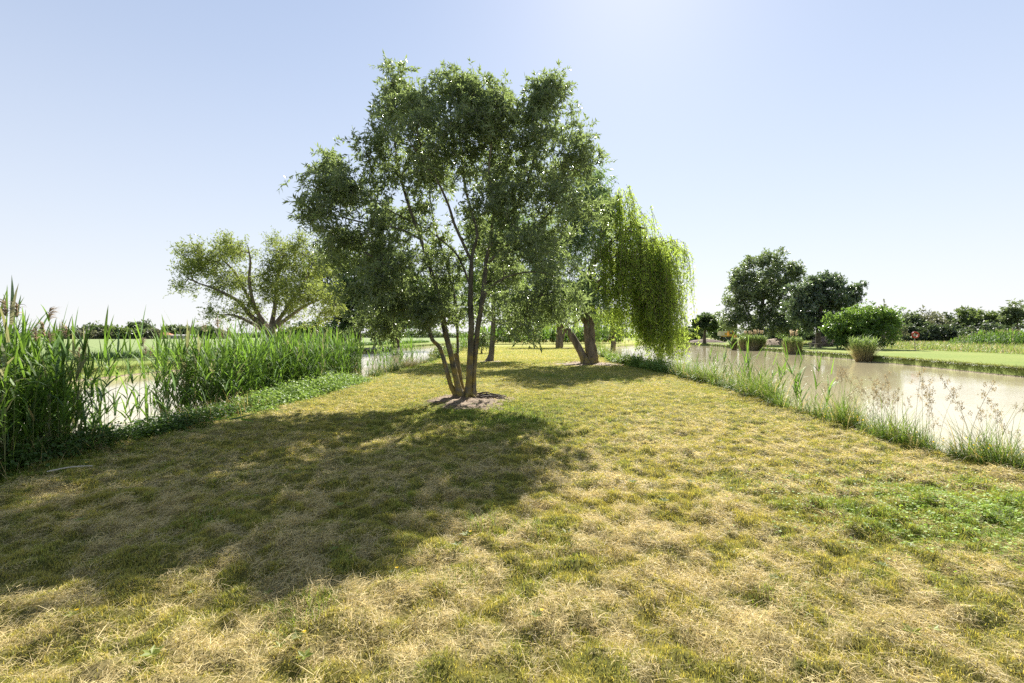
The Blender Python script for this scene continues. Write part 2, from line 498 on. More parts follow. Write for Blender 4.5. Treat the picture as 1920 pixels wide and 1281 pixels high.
def grid(name, rows, colx, colz, colmat, mats, colfun, kind='structure'):
    """rows (R,), colx/colz (R,C) ; colmat (C-1) material index"""
    R, C = colx.shape
    Y = np.repeat(rows[:, None], C, 1)
    v = np.stack([colx, Y, colz], -1).reshape(-1, 3)
    i = np.arange(R - 1)[:, None] * C; j = np.arange(C - 1)[None, :]
    q = np.stack([i + j, i + j + 1, i + C + j + 1, i + C + j], -1).reshape(-1, 4)
    mi = np.tile(np.asarray(colmat), R - 1)
    me = mesh(name, v, [q], mats, cols=colfun(v[:, 0], v[:, 1]), smooth=True, midx=mi)
    return tag(obj(name, me), kind=kind)

rows_l = np.unique(np.concatenate([np.linspace(-60, 1, 10), np.arange(1.2, 9, .055), np.arange(9, 14, .1), np.arange(14, 40, .5), np.arange(40, 165, 3), [165, 200, 300, 600, 1500, 5000]]))
rows_f = np.unique(np.concatenate([np.linspace(-60, 6, 8), np.arange(6, 165, .8), [165, 200, 260, 340, 450, 600, 1000, 1500, 5000]]))

def bank_cols(x, w, sgn, profile):
    """bank profile from the edge outwards; squeezed where the channel closes"""
    f = np.clip(w / 4.0, 0, 1)
    return [x + sgn * o * f for o, z in profile], [z * f for o, z in profile]

PROF_N = [(0.0, 0.0), (0.12, -.10), (0.45, -.38), (0.9, -.75), (1.5, -1.2)]
PROF_F = [(0.0, 0.0), (0.10, -.16), (0.24, -.40), (0.6, -.8), (1.2, -1.2)]
# the spit
y = rows_l; ln, lf, rn, rf = xLN(y), xLF(y), xRN(y), xRF(y)
wl, wr = ln - lf, rf - rn
bx, bz = bank_cols(ln, wl, -1, PROF_N); cx, cz = bank_cols(rn, wr, 1, PROF_N)
fr = np.linspace(0, 1, 201)[1:-1]
mid = ln[:, None] * (1 - fr) + rn[:, None] * fr
mz = lawn_h(mid, np.repeat(y[:, None], mid.shape[1], 1))
fx = np.stack(bx[::-1], 1); fz = np.stack(bz[::-1], 1)
gx = np.stack(cx, 1); gz = np.stack(cz, 1)
colx = np.concatenate([fx, mid, gx], 1); colz = np.concatenate([fz, mz, gz], 1)
nb = len(PROF_N)
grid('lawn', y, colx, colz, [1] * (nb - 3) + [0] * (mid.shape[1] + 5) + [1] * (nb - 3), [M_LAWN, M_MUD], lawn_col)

def far_lawn_col(x, y):
    g = fbm(x * .25, y * .2, 71, 4)[:, None]
    return np.array([.14, .215, .04]) * (1 - g) + np.array([.28, .30, .085]) * g
def crop_col(x, y):
    g = fbm(x * .02, y * .02, 81, 3)[:, None]; d = np.clip(np.asarray(y) / 400, 0, 1)[:, None]
    return np.array([.18, .24, .09]) * (1 - g) + np.array([.255, .305, .135]) * g
# west of the pond : mown bank then crop field
y = rows_f; ln, lf, rn, rf = xLN(y), xLF(y), xRN(y), xRF(y)
bx, bz = bank_cols(lf, ln - lf, 1, PROF_F)
offs = [6000, 1500, 500, 200, 100, 60, 40, 25, 15, 9.0]
fxs = np.stack([lf - o for o in offs], 1)
grid('field', y, fxs, fxs * 0, [0] * (len(offs) - 1), [M_FIELD], crop_col)
sx = [lf - o for o in (9.0, 7, 5, 3, 1.2)]
cc = np.stack(sx + bx, 1); zz = np.stack([lf * 0] * len(sx) + bz, 1)
nm = len(sx)
grid('grass_bank', y, cc, zz, [0] * nm + [0, 0] + [1] * (cc.shape[1] - nm - 3), [M_BANKLAWN, M_MUD], far_lawn_col)
# east of the pond
bx, bz = bank_cols(rf, rf - rn, -1, PROF_F)
sx = [rf + o for o in (1.2, 4, 8, 12, 16)]
cc = np.stack(bx[::-1] + sx, 1); zz = np.stack(bz[::-1] + [rf * 0] * len(sx), 1)
grid('mown_lawn', y, cc, zz, [1] * (len(bx) - 3) + [0] * (len(sx) + 2), [M_BANKLAWN, M_MUD], far_lawn_col)
offs = [16, 20, 30, 45, 70, 120, 300, 1000, 6000]
fxs = np.stack([rf + o for o in offs], 1)
def meadow_col(x, y):
    g = fbm(x * .15, y * .1, 91, 4)[:, None]
    return np.array([.13, .19, .045]) * (1 - g) + np.array([.30, .29, .11]) * g
grid('meadow', y, fxs, fxs * 0, [0] * (len(offs) - 1), [M_BANKLAWN], meadow_col)

# water : murky, reflecting
def water_mat():
    m, nt, out = newmat('murky_water')
    tc = N(nt, 'ShaderNodeTexCoord'); mp = N(nt, 'ShaderNodeMapping'); mp.inputs['Scale'].default_value = (1.0, 1.6, 1)
    mp.inputs['Rotation'].default_value = (0, 0, .5)
    L(nt, tc.outputs['Object'], mp.inputs[0])
    n = N(nt, 'ShaderNodeTexNoise'); n.inputs['Scale'].default_value = 4.5; n.inputs['Detail'].default_value = 4
    L(nt, mp.outputs[0], n.inputs['Vector'])
    n2 = N(nt, 'ShaderNodeTexNoise'); n2.inputs['Scale'].default_value = .12; n2.inputs['Detail'].default_value = 3
    L(nt, tc.outputs['Object'], n2.inputs['Vector'])
    r2 = ramp(nt, [(0.35, (.05, .05, .05)), (0.65, (1, 1, 1))]); L(nt, n2.outputs[0], r2.inputs[0])
    ms = N(nt, 'ShaderNodeMath', operation='MULTIPLY'); ms.inputs[1].default_value = .22
    L(nt, r2.outputs[0], ms.inputs[0])
    b = N(nt, 'ShaderNodeBump'); b.inputs['Distance'].default_value = 0.05
    L(nt, ms.outputs[0], b.inputs['Strength']); L(nt, n.outputs[0], b.inputs['Height'])
    p = N(nt, 'ShaderNodeBsdfPrincipled')
    p.inputs['Base Color'].default_value = (.48, .415, .255, 1); p.inputs['Roughness'].default_value = 0.06
    p.inputs['IOR'].default_value = 1.34; p.inputs['Specular IOR Level'].default_value = 0.5
    L(nt, b.outputs[0], p.inputs['Normal']); L(nt, p.outputs[0], out.inputs[0])
    return m
g = Geo(); g.add([[-60, -60, WATER], [100, -60, WATER], [100, 170, WATER], [-60, 170, WATER]], quads=[[0, 1, 2, 3]])
tag(g.build('water', water_mat()), kind='structure')

# bare soil round the trunks
def soil_patch(cx, cy, rx, ry, seed):
    rng = np.random.default_rng(seed); nr, na = 14, 60
    an = np.arange(na) * 2 * PI / na
    lim = 1 + 0.95 * (fbm(np.cos(an) * 1.6 + seed, np.sin(an) * 1.6, seed) - .5) * 2
    v = []
    for i in range(nr + 1):
        r = i / nr
        x = cx + rx * r * lim * np.cos(an); yy = cy + ry * r * lim * np.sin(an)
        z = lawn_h(x, yy) + 0.02 * (1 - r ** 3) - 0.02 * r ** 6 + (fbm(x * 9, yy * 9, 5) - .5) * .03 + .004
        v.append(np.stack([x, yy, z], 1))
    v = np.concatenate(v)
    i = np.arange(nr)[:, None] * na; j = np.arange(na)[None, :]; j2 = (j + 1) % na
    q = np.stack([i + j, i + na + j, i + na + j2, i + j2], -1).reshape(-1, 4)
    tag(obj('soil_patch', mesh('soil_patch', v, [q], M_SOIL, smooth=True)), kind='structure')
soil_patch(-1.15, 11.75, 1.15, 1.35, 4)
soil_patch(4.55, 28.9, 2.2, 2.0, 6)
soil_patch(-1.45, 31.8, 1.0, .9, 8)
soil_patch(7.2, 72, 2.0, 1.8, 9)

# ------------------------------------------------------------------ mown grass and hay
M_BLADE = blade_mat('grass_blades', tw=0.42, rough=.55, tgain=1.35)
rng = np.random.default_rng(5)
G = Geo()
def lawn_zone(y0, y1, n, wmul, lmul):
    yy = np.sqrt(rng.uniform(y0 * y0, y1 * y1, n)) if y1 < 6 else rng.uniform(y0, y1, n)
    half = 1.12 * yy + 2.0
    lo = np.maximum(-half, xLN(yy) - .05); hi = np.minimum(half, xRN(yy) + .05)
    x = lo + rng.random(n) * (hi - lo)
    gr, hy = greenness(x, yy), hayness(x, yy)
    soil = np.hypot((x + 1.15) / 1.1, (yy - 11.75) / 1.25) + .9 * (fbm(x * 2.6, yy * 2.6, 77) - .5)
    keep = (soil > 1.0) | (rng.random(n) < .05) | ((soil > .75) & (rng.random(n) < .35))
    keep &= np.hypot((x - 4.55) / 2.0, (yy - 28.9) / 1.8) > .95
    x, yy, gr, hy = x[keep], yy[keep], gr[keep], hy[keep]; n = len(x)
    z = lawn_h(x, yy)
    ishay = rng.random(n) < np.clip(hy * 1.15 - .06, .05, .82)
    tuft = (vn(x * 9, yy * 9, 33) * .6 + vn(x * 17, yy * 17, 34) * .4); tuft = np.clip((tuft - .3) * 1.8, 0, 1); fade = np.clip((26 - yy) / 14, .3, 1)
    pos = np.stack([x, yy, z - .004 + .02 * tuft * fade], 1)
    # hay : dead stalks lying on the stubble, heaped where thick
    k = ishay; m = k.sum()
    hp = pos[k].copy(); hp[:, 2] += rng.random(m) ** 2 * (.012 + .075 * np.clip(hy[k] - .3, 0, 1) * 2) * (.25 + 1.1 * tuft[k])
    sh = rng.uniform(.55, 1.25, (m, 1)); tint = rng.random((m, 1))
    c = (STRAW * (1 - tint * .45) + np.array([.52, .43, .26]) * tint * .45) * sh
    a = rng.uniform(0, 2 * PI, m)
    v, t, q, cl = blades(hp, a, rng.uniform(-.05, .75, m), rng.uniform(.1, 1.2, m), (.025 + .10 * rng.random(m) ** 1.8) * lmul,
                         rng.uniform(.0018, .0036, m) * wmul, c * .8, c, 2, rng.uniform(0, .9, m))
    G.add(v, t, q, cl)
    # living stubble
    k = ~ishay; m = k.sum()
    gg = np.clip(gr[k] * 1.1 + rng.normal(size=m) * .22, 0, 1)[:, None]
    sh = rng.uniform(.65, 1.3, (m, 1))
    c = (np.array([.54, .465, .10]) * (1 - gg) + np.array([.17, .30, .035]) * gg) * sh
    tall = np.clip(gr[k] * 1.1, .35, 1) * (.45 + .9 * tuft[k])
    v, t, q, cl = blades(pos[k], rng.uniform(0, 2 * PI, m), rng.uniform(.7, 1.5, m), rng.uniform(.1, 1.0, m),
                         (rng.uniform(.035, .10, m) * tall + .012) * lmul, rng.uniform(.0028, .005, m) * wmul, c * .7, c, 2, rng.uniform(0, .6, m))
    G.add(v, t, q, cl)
lawn_zone(1.4, 5.0, 470000, 1.0, 1.0)
lawn_zone(5.0, 9.0, 300000, 1.5, 1.05)
lawn_zone(9.0, 16.0, 200000, 2.2, 1.1)
lawn_zone(16.0, 36.0, 150000, 4.5, 1.25)
lawn_zone(36.0, 80.0, 60000, 10, 1.5)
# greener tufts standing out of the stubble
for (tx, ty, r, n, h) in [(-.25, 4.05, .16, 130, .16), (.05, 3.95, .2, 110, .12), (3.05, 4.42, .2, 320, .14), (2.8, 4.55, .12, 140, .11), (-1.2, 2.75, .2, 200, .09),
                          (-.35, 3.1, .16, 150, .08), (.35, 3.6, .18, 120, .08), (1.6, 2.9, .18, 140, .08), (-2.6, 4.2, .25, 200, .1)]:
    a = rng.uniform(0, 2 * PI, n); rr = r * np.sqrt(rng.random(n)); px = tx + rr * np.cos(a); py = ty + rr * np.sin(a)
    c = np.array([.21, .29, .04]) * rng.uniform(.7, 1.4, (n, 1))
    v, t, q, cl = blades(np.stack([px, py, lawn_h(px, py)], 1), rng.uniform(0, 2 * PI, n), rng.uniform(.9, 1.5, n), rng.uniform(.2, 1.3, n), h * rng.uniform(.5, 1.2, n), rng.uniform(.003, .006, n), c * .7, c, 3)
    G.add(v, t, q, cl)
# clover leaves
n = 9000
px = 4.3 + rng.normal(size=n) * .95; py = 4.35 + rng.normal(size=n) * .62
ok = (px < xRN(py)) & (rng.random(n) < greenness(px, py) * 1.3); px, py = px[ok], py[ok]; n = len(px)
v, t = leaves(np.stack([px, py, lawn_h(px, py) + rng.random(n) * .05 + .01], 1), np.stack([rng.normal(size=n), rng.normal(size=n), rng.normal(size=n) * .2], 1), .028, .022, rng, up=2.5)
G.add(v, tris=t, cols=np.repeat(np.array([.25, .37, .045]) * rng.uniform(.6, 1.4, (n, 1)), 4, 0))
# flat weeds and a few yellow flowers in the turf
for k in range(70):
    wy = rng.uniform(2.3, 9); wx = rng.uniform(-1.0, 1.0) * min(5.4, wy * 1.05); q = int(rng.integers(5, 10)); a = np.linspace(0, 6.28, q) + rng.random()
    hh = float(lawn_h(np.array([wx]), np.array([wy]))[0]) + .03; sz = rng.uniform(.03, .065)
    v, t = leaves(np.tile([wx, wy, hh], (q, 1)), np.stack([np.cos(a), np.sin(a), np.full(q, .35)], 1), sz, sz * .45, rng, up=3)
    G.add(v, tris=t, cols=np.array([.22, .27, .05]) * rng.uniform(.6, 1.2))
    if k % 6 == 0:
        v, t = leaves(np.tile([wx + .03, wy, hh + .03], (7, 1)), np.stack([np.cos(a[:1] + np.arange(7)), np.sin(a[:1] + np.arange(7)), np.full(7, .3)], 1), .014, .010, rng, up=3)
        G.add(v, tris=t, cols=np.array([.8, .58, .03]))
# litter on the bare soil : dead leaves and twigs
n = 260; a = rng.uniform(0, 2 * PI, n); r = np.sqrt(rng.random(n)) * 1.25
px = np.concatenate([-1.15 + r * np.cos(a), 4.55 + 2.2 * r * np.cos(a)]); py = np.concatenate([11.75 + 1.2 * r * np.sin(a), 28.9 + 2 * r * np.sin(a)])
v, t = leaves(np.stack([px, py, lawn_h(px, py) + .035], 1), np.stack([rng.normal(size=2 * n), rng.normal(size=2 * n), rng.normal(size=2 * n) * .15], 1), np.repeat([.06, .13], n), np.repeat([.025, .06], n), rng, up=2.5)
G.add(v, tris=t, cols=np.repeat(np.array([.22, .16, .10]) * rng.uniform(.35, 1.7, (2 * n, 1)), 4, 0))
tag(G.build('grass', M_BLADE), 'mown grass and straw coloured hay covering the lawn', 'grass', kind='stuff')

# ================================================================== TREES NEAR THE CAMERA
BARK_GREY = bark_mat('grey_bark_lichen', (.05, .045, .034), (.19, .17, .13), lichen=(.27, .20, .045), lichen_top=2.6)
BARK_DARK = bark_mat('dark_bark', (.045, .036, .028), (.16, .13, .10))
BARK_WILLOW = bark_mat('willow_bark', (.075, .06, .04), (.25, .20, .14), lichen=(.28, .22, .06), lichen_top=1.2, scale=5)
BARK_PALE = bark_mat('pale_bark', (.07, .058, .042), (.20, .17, .13), scale=4)
LEAF_ASH = leaf_mat('ash_leaves', [(.055, .076, .044), (.08, .107, .055), (.105, .135, .068), (.135, .165, .092)], (.40, .52, .14), tw=.43, rough=.36, spec=.8)
LEAF_MID = leaf_mat('yellow_green_leaves', [(.05, .09, .022), (.075, .13, .03), (.10, .16, .04)], (.30, .45, .07), tw=.45, rough=.4)
LEAF_SILVER = leaf_mat('grey_green_leaves', [(.06, .10, .045), (.10, .15, .065), (.15, .20, .11)], (.30, .46, .10), tw=.42, rough=.28, spec=1.0)
LEAF_WILLOW = leaf_mat('willow_leaves', [(.085, .135, .024), (.118, .18, .032), (.16, .23, .045)], (.58, .74, .11), tw=.58, rough=.4)
LEAF_DARK = leaf_mat('dark_leaves', [(.03, .054, .022), (.045, .076, .03), (.065, .10, .04)], (.18, .30, .05), tw=.33, rough=.34, spec=.7)
LEAF_OLIVE = leaf_mat('olive_leaves', [(.07, .105, .028), (.115, .15, .04), (.17, .20, .055)], (.42, .50, .09), tw=.46, rough=.5)
LEAF_BUSH = leaf_mat('broad_bush_leaves', [(.05, .10, .022), (.085, .155, .035), (.13, .21, .055)], (.32, .50, .07), tw=.40, rough=.30, spec=.7)

def stem(px, D, rad, part='trunk'):
    return (np.array([P(u, v, D + dd) for u, v, dd in px]), np.array(rad), part)

# ---- the tree with several stems
D0 = 12.25
st = [
    stem([(868, 754, 0), (858.7, 745, -.02), (845.5, 723, -.05), (836, 689, -.1), (825, 653, -.15), (811, 637, -.2), (803, 614, -.25), (790, 585, -.35), (765, 545, -.5), (725, 500, -.8), (680, 470, -1.0)], D0, [.075, .07, .06, .057, .054, .05, .048, .045, .038, .03, .018]),
    stem([(872, 753, -.05), (865, 747, -.08), (855, 710, -.1), (845.5, 665, -.12), (838, 635, -.12), (833, 612, -.12), (826, 570, 0), (812, 520, .1), (790, 450, .3), (765, 380, .5), (745, 300, .6), (738, 210, .7)], D0, [.10, .09, .076, .072, .07, .07, .06, .052, .045, .038, .03, .014]),
    stem([(872, 748, .25), (867, 735, .26), (861, 705, .28), (856, 672, .3), (854.5, 663, .3)], D0, [.09, .08, .075, .078, .07]),
    stem([(857, 676, .32), (858, 655, .34), (857, 612, .4), (853, 560, .5), (838, 500, .8), (815, 420, 1.2), (800, 330, 1.5)], D0, [.04, .036, .034, .033, .03, .024, .012]),
    stem([(878, 752, 0), (877, 742, 0), (879, 719, 0), (881, 682, 0), (883, 635, 0), (884, 603, 0), (882, 570, 0), (883, 530, 0), (884, 490, 0)], D0, [.12, .095, .085, .08, .077, .075, .07, .064, .055]),
    stem([(889, 750, .1), (887, 738, .1), (888, 700, .12), (890.5, 665, .12), (893, 640, .1), (896, 612, .05), (902, 579, 0), (909, 520, 0), (912, 487, 0), (918, 465, 0)], D0, [.09, .075, .068, .068, .065, .062, .06, .055, .05, .044]),
    stem([(884, 490, 0), (878, 478, 0), (868, 456, 0), (852, 420, -.1), (841, 385, -.3), (820, 340, -.5), (790, 300, -.7), (760, 250, -.9)], D0, [.04, .038, .036, .034, .031, .027, .022, .01], 'limb'),
    stem([(884, 490, 0), (889, 465, .1), (895, 440, .2), (885, 400, .4), (872, 350, .5), (867, 298, .5), (860, 240, .5), (845, 170, .4)], D0, [.042, .04, .038, .036, .032, .028, .022, .009], 'limb'),
    stem([(912, 487, 0), (917, 470, -.1), (922, 430, -.2), (926, 394, -.3), (919, 345, -.5), (917, 314, -.6), (925, 250, -.6), (942, 180, -.6)], D0, [.042, .04, .036, .033, .03, .026, .02, .009], 'limb'),
    stem([(918, 465, 0), (932, 440, .2), (955, 405, .4), (985, 350, .5), (1005, 290, .5), (1018, 230, .4), (1035, 170, .3)], D0, [.044, .042, .038, .032, .026, .02, .009], 'limb'),
    stem([(912, 500, 0), (940, 468, -.3), (985, 440, -.6), (1030, 400, -.8), (1065, 350, -.9)], D0, [.034, .032, .026, .02, .01], 'limb'),
    stem([(900, 590, 0), (915, 545, -.3), (950, 520, -.7), (1000, 510, -1.1), (1040, 520, -1.3), (1060, 545, -1.4)], D0, [.026, .025, .022, .018, .013, .007], 'limb'),
    stem([(883, 540, 0), (868, 500, .3), (850, 470, .6), (800, 430, 1.0), (740, 400, .6), (680, 360, .1), (640, 300, -.2)], D0, [.034, .032, .028, .025, .02, .016, .008], 'limb'),
    stem([(790, 450, .3), (750, 430, .1), (690, 420, -.3), (630, 405, -.7), (570, 392, -1.0)], D0, [.028, .026, .022, .017, .007], 'limb'),
]
lb = []
for u, v, ru, rv, dd, rd in [
    (738, 180, 30, 52, .6, .6), (735, 165, 20, 28, .5, .5), (720, 250, 30, 50, .3, .6), (785, 205, 36, 52, .2, .7), (838, 182, 32, 40, .3, .55), (870, 215, 40, 55, .4, .7), (895, 200, 28, 44, 0, .6), (905, 260, 40, 50, .2, .8), (945, 185, 24, 38, -.6, .4), (925, 220, 45, 50, -.4, .7),
    (1042, 165, 20, 28, .3, .5), (1030, 190, 26, 30, .3, .5), (1005, 205, 34, 45, .3, .55), (975, 255, 60, 55, 0, .9), (780, 290, 70, 65, -.2, 1.3), (880, 290, 80, 60, .3, 1.4), (1000, 310, 70, 65, .2, 1.2), (1065, 250, 30, 45, .3, .6), (1072, 310, 38, 55, -.2, .8),
    (650, 300, 32, 42, -.3, .5), (690, 290, 30, 40, .2, .5), (655, 360, 45, 50, -.8, .8), (710, 360, 50, 50, .5, .9), (616, 350, 28, 30, -.6, .5), (605, 400, 40, 36, -.8, .6), (566, 390, 22, 20, -1.0, .4), (640, 440, 42, 42, -.8, .7),
    (700, 450, 55, 55, -.8, .9), (750, 510, 60, 55, -.9, 1.0), (690, 520, 45, 45, -.9, .8), (805, 560, 55, 42, -.6, .8), (760, 580, 45, 32, -.8, .7), (745, 420, 55, 45, 1.0, .8), (820, 480, 45, 50, .8, .7),
    (950, 370, 60, 50, -.3, 1.1), (1040, 400, 60, 60, -.7, 1.0), (985, 450, 60, 50, -.9, .9), (1040, 500, 55, 50, -1.3, .8), (1000, 560, 55, 45, -1.0, .8), (1060, 560, 35, 45, -1.4, .6), (985, 610, 45, 28, -.9, .6), (900, 400, 35, 30, 1.0, .6), (820, 360, 50, 35, 1.2, .7), (850, 540, 36, 34, .7, .7), (935, 560, 40, 36, .6, .7), (905, 455, 36, 36, 1.0, .7), (940, 500, 40, 34, 1.2, .7), (700, 600, 40, 28, -.5, .7), (660, 480, 40, 40, .4, .7), (725, 590, 40, 30, -.9, .6), (845, 590, 26, 22, .6, .4)]:
    lb.append(lobe_px(u, v, ru, rv, D0, dd, rd))
root, res = tree('multi_stem_tree', 'large open crowned tree with several lichen covered stems on a bare soil patch', P(874, 752, D0) * [1, 1, 0] + [0, 0, .05],
     st, lb, [BARK_GREY, LEAF_ASH], 11, 1640, weights=[1.6 if l[2] > 7 else 1.5 if l[0] < -3.9 else 1 for l in lb], pad=5.5, pads=.25, per=5, twl=.30, lpt=15, Ln=.122, W=.034, r0=.0042, rmax=.035, step=.3, min_z=1.7, up=.35, droop=.3, lump=.05, fan=.85)
# exposed roots, cut stub and basal shoots are parts of this tree
rng = np.random.default_rng(3)
b0 = np.array(root.location); g = Geo()
for k in range(15):
    y0 = D0 + rng.uniform(-.3, .4); x0 = -.92 + rng.uniform(-.1, .15)
    n = 7; a = rng.normal() * .25 - .15; xs = np.linspace(0, rng.uniform(.5, .95), n)
    pts = np.stack([x0 + xs * math.cos(a), y0 + xs * math.sin(a) + rng.normal(size=n) * .025, lawn_h(x0 + xs * math.cos(a), y0 + xs * math.sin(a)) + .03 + rng.uniform(.01, .10) * np.sin(np.linspace(.3, PI, n)) + rng.normal(size=n) * .012], 1)
    tube(g, pts, np.linspace(rng.uniform(.012, .026), .006, n), 6)
g.build('exposed_root', BARK_DARK, root, smooth=True, off=b0)
g = Geo()
for k in range(9):
    a = k * 2 * PI / 9 + rng.normal() * .2; n = 5; s = np.linspace(.02, rng.uniform(.28, .5), n)
    pts = np.stack([b0[0] + .03 + s * np.cos(a), b0[1] + .1 + s * np.sin(a), lawn_h(b0[0] + s * np.cos(a), b0[1] + s * np.sin(a)) + .11 * (1 - s / .5) + .01], 1)
    tube(g, pts, np.linspace(.075, .012, n), 7, lump=.1, rng=rng)
g.build('root_flare', BARK_GREY, root, smooth=True, off=b0)
g = Geo()
for k in range(7):
    x0 = -1.05 + rng.uniform(-.12, .22); y0 = D0 + rng.uniform(-.25, .1); n = 5
    pts = np.stack([x0 + np.cumsum(rng.normal(size=n) * .02), y0 + np.cumsum(rng.normal(size=n) * .015), np.linspace(.03, rng.uniform(.2, .5), n)], 1)
    tube(g, pts, np.linspace(.009, .003, n), 4)
g.build('basal_shoot', BARK_DARK, root, smooth=True, off=b0)

# ---- slim tree behind it
D1 = 32.0
tree('slim_tree', 'slim straight trunked tree with yellow green crown standing behind the several stemmed tree', P(919, 677, D1) * [1, 1, 0],
     [stem([(917, 680, 0), (921, 665, 0), (923, 640, 0), (925, 610, 0), (925, 570, 0), (922, 520, 0), (925, 470, 0)], D1, [.24, .19, .17, .16, .14, .1, .05])],
     [lobe_px(u, v, ru, rv, D1, dd, rd) for u, v, ru, rv, dd, rd in [(900, 540, 45, 40, 0, 1.6), (950, 545, 45, 45, .6, 1.6), (925, 480, 55, 45, 0, 1.8), (965, 600, 32, 22, .5, 1.1), (885, 590, 26, 20, 0, .9), (930, 420, 45, 40, 0, 1.5), (985, 560, 30, 32, 0, 1)]],
     [BARK_PALE, LEAF_MID], 21, 520, per=5, twl=.55, lpt=9, Ln=.22, W=.07, r0=.008, rmax=.08, step=.6, min_z=2.2, droop=.4)

# ---- leaning tree and the weeping willow beside it
D2 = 29.0
tree('leaning_tree', 'grey green leaved tree on a leaning trunk next to the weeping willow', P(1097, 682, D2) * [1, 1, 0],
     [stem([(1099, 684, -.1), (1093, 668, -.1), (1078, 640, -.15), (1060, 613, -.2), (1040, 590, -.3), (1025, 570, -.4), (1022, 530, -.5), (1040, 470, -.5), (1065, 410, -.3)], D2, [.26, .23, .21, .2, .19, .17, .15, .11, .05]),
      stem([(1040, 470, -.5), (1075, 440, 0), (1105, 390, .3), (1125, 345, .4)], D2, [.09, .08, .06, .025], 'limb')],
     [lobe_px(u, v, ru, rv, D2, dd, rd) for u, v, ru, rv, dd, rd in [(1100, 572, 24, 16, -1.3, .8), (1125, 350, 30, 32, .4, 1.0), (1090, 360, 38, 45, 0, 1.4), (1105, 410, 45, 40, 0, 1.5), (1060, 420, 40, 45, -.3, 1.5), (1075, 480, 50, 42, -.8, 1.5), (1030, 500, 45, 40, -.6, 1.5), (1095, 545, 40, 30, -1.2, 1.2), (1045, 560, 40, 28, -1.0, 1.3), (1010, 590, 32, 20, -.6, 1.0), (1130, 400, 26, 36, .2, 1.0), (1000, 450, 40, 50, 0, 1.5)]],
     [BARK_WILLOW, LEAF_SILVER], 22, 480, per=5, twl=.6, lpt=10, Ln=.24, W=.06, r0=.008, rmax=.1, step=.6, min_z=2.4, droop=.35, up=.25)

def strands(name, root, base, starts, lens, rng, mat, sp, Ln, W, sway=.22, wood=None, keep=1.0):
    """hanging willow shoots with their leaves"""
    g = Geo(); tw = Geo(); vs = []; ds = []
    for p, ln in zip(starts, lens):
        n = max(5, int(ln / .4)); dxy = rng.normal(size=2) * sway; o = np.array([p[0] - base[0], p[1] - base[1]]); o = o / (np.linalg.norm(o) + .5) * rng.uniform(.2, .9)
        t = np.linspace(0, 1, n)
        pts = np.stack([p[0] + o[0] * (1 - np.exp(-5 * t)) + dxy[0] * ln * .3 * t + .06 * np.sin(t * 5 + rng.random() * 6), p[1] + o[1] * (1 - np.exp(-5 * t)) + dxy[1] * ln * .3 * t + .06 * np.sin(t * 4 + rng.random() * 6), p[2] + .35 * np.sin(np.minimum(t * 5, PI)) * (t < .6) - ln * t], 1)
        tube(tw, pts, np.linspace(.012, .005, n), 3)
        m = max(3, int(ln / sp)); s = np.sort(rng.random(m)) * (n - 1); i = np.minimum(s.astype(int), n - 2); f = (s - i)[:, None]
        vs.append(pts[i] * (1 - f) + pts[i + 1] * f + rng.normal(size=(m, 3)) * .075)
        ds.append(np.stack([rng.normal(size=m) * .75, rng.normal(size=m) * .75, -np.ones(m) * .8], 1))
    v = np.concatenate(vs); d = np.concatenate(ds); m = len(v); l = Ln * rng.uniform(.7, 1.3, m)
    a, t = leaves(v, d, l, W * rng.uniform(.7, 1.3, m), rng, up=.1); g.add(a, tris=t)
    tw.build('hanging_shoots', wood, root, off=base); return g.build(name, mat, root, off=base)

def willow(label, base, stems, lobes, n_t, zlow, seed, D, dens=1.0, xmax=1e9, skirt=0, Ln=.2, W=.05, sp=.045, r0=.012, leaf=None):
    rng = np.random.default_rng(seed); base = np.asarray(base, float)
    root = empty('weeping_willow', base); tag(root, label, 'tree'); dense = []
    for pts, rad, part in stems:
        p, r = catmull(pts, rad, 6); dense.append(p); g = Geo(); tube(g, p, r, 10 if part == 'trunk' else 7, lump=.06, rng=rng)
        g.build(part, BARK_WILLOW, root, smooth=True, off=base)
    w = np.array([b[3] * b[4] for b in lobes]); c = np.maximum(3, (w / w.sum() * n_t).astype(int))
    T = np.concatenate([in_lobe(rng, k, b) for k, b in zip(c, lobes)])
    res = grow(dense, T, rng, .6, .6, base[2] + 2.5)
    branch_mesh(res, r0, .12).build('branches', BARK_WILLOW, root, smooth=True, off=base)
    A, B, cnt, chains, ns = res
    st = []; ln = []
    for k, ids in chains:
        if rng.random() < .58: continue
        for q in range(2 if rng.random() < dens else 1):
            p = A[ids[rng.integers(max(0, len(ids) - 3), len(ids))]] + rng.normal(size=3) * [.35, .35, .15]
            if p[0] > xmax: continue
            low = zlow(p[0], p[1], rng); l = max(.6, p[2] - low) * min(1.0, .42 + 1.0 * float(vn(p[0] * 1.4, p[1] * 1.1, 9))) * (rng.uniform(.5, 1.0) if p[0] < 6.6 or D > 40 else 1 - .5 * rng.random() ** 3)
            for _ in range(2): st.append(p + rng.normal(size=3) * [.15, .15, .12]); ln.append(min(l, rng.uniform(4.2, 12.0) if p[0] < 6.6 else 12) * (1 - .2 * rng.random() ** 2))
    for k in range(skirt):      # the long shoots over the water's edge
        c = P(rng.uniform(1192, 1258), rng.uniform(470, 530), D + rng.uniform(-1.2, 1.2)); low = zlow(c[0], c[1], rng) + .1
        for _ in range(2): st.append(c + rng.normal(size=3) * [.15, .15, .1]); ln.append((c[2] - low) * (1 - .3 * rng.random() ** 2))
    strands('crown', root, base, st, ln, rng, leaf or LEAF_WILLOW, sp, Ln, W, wood=BARK_WILLOW)
    return root
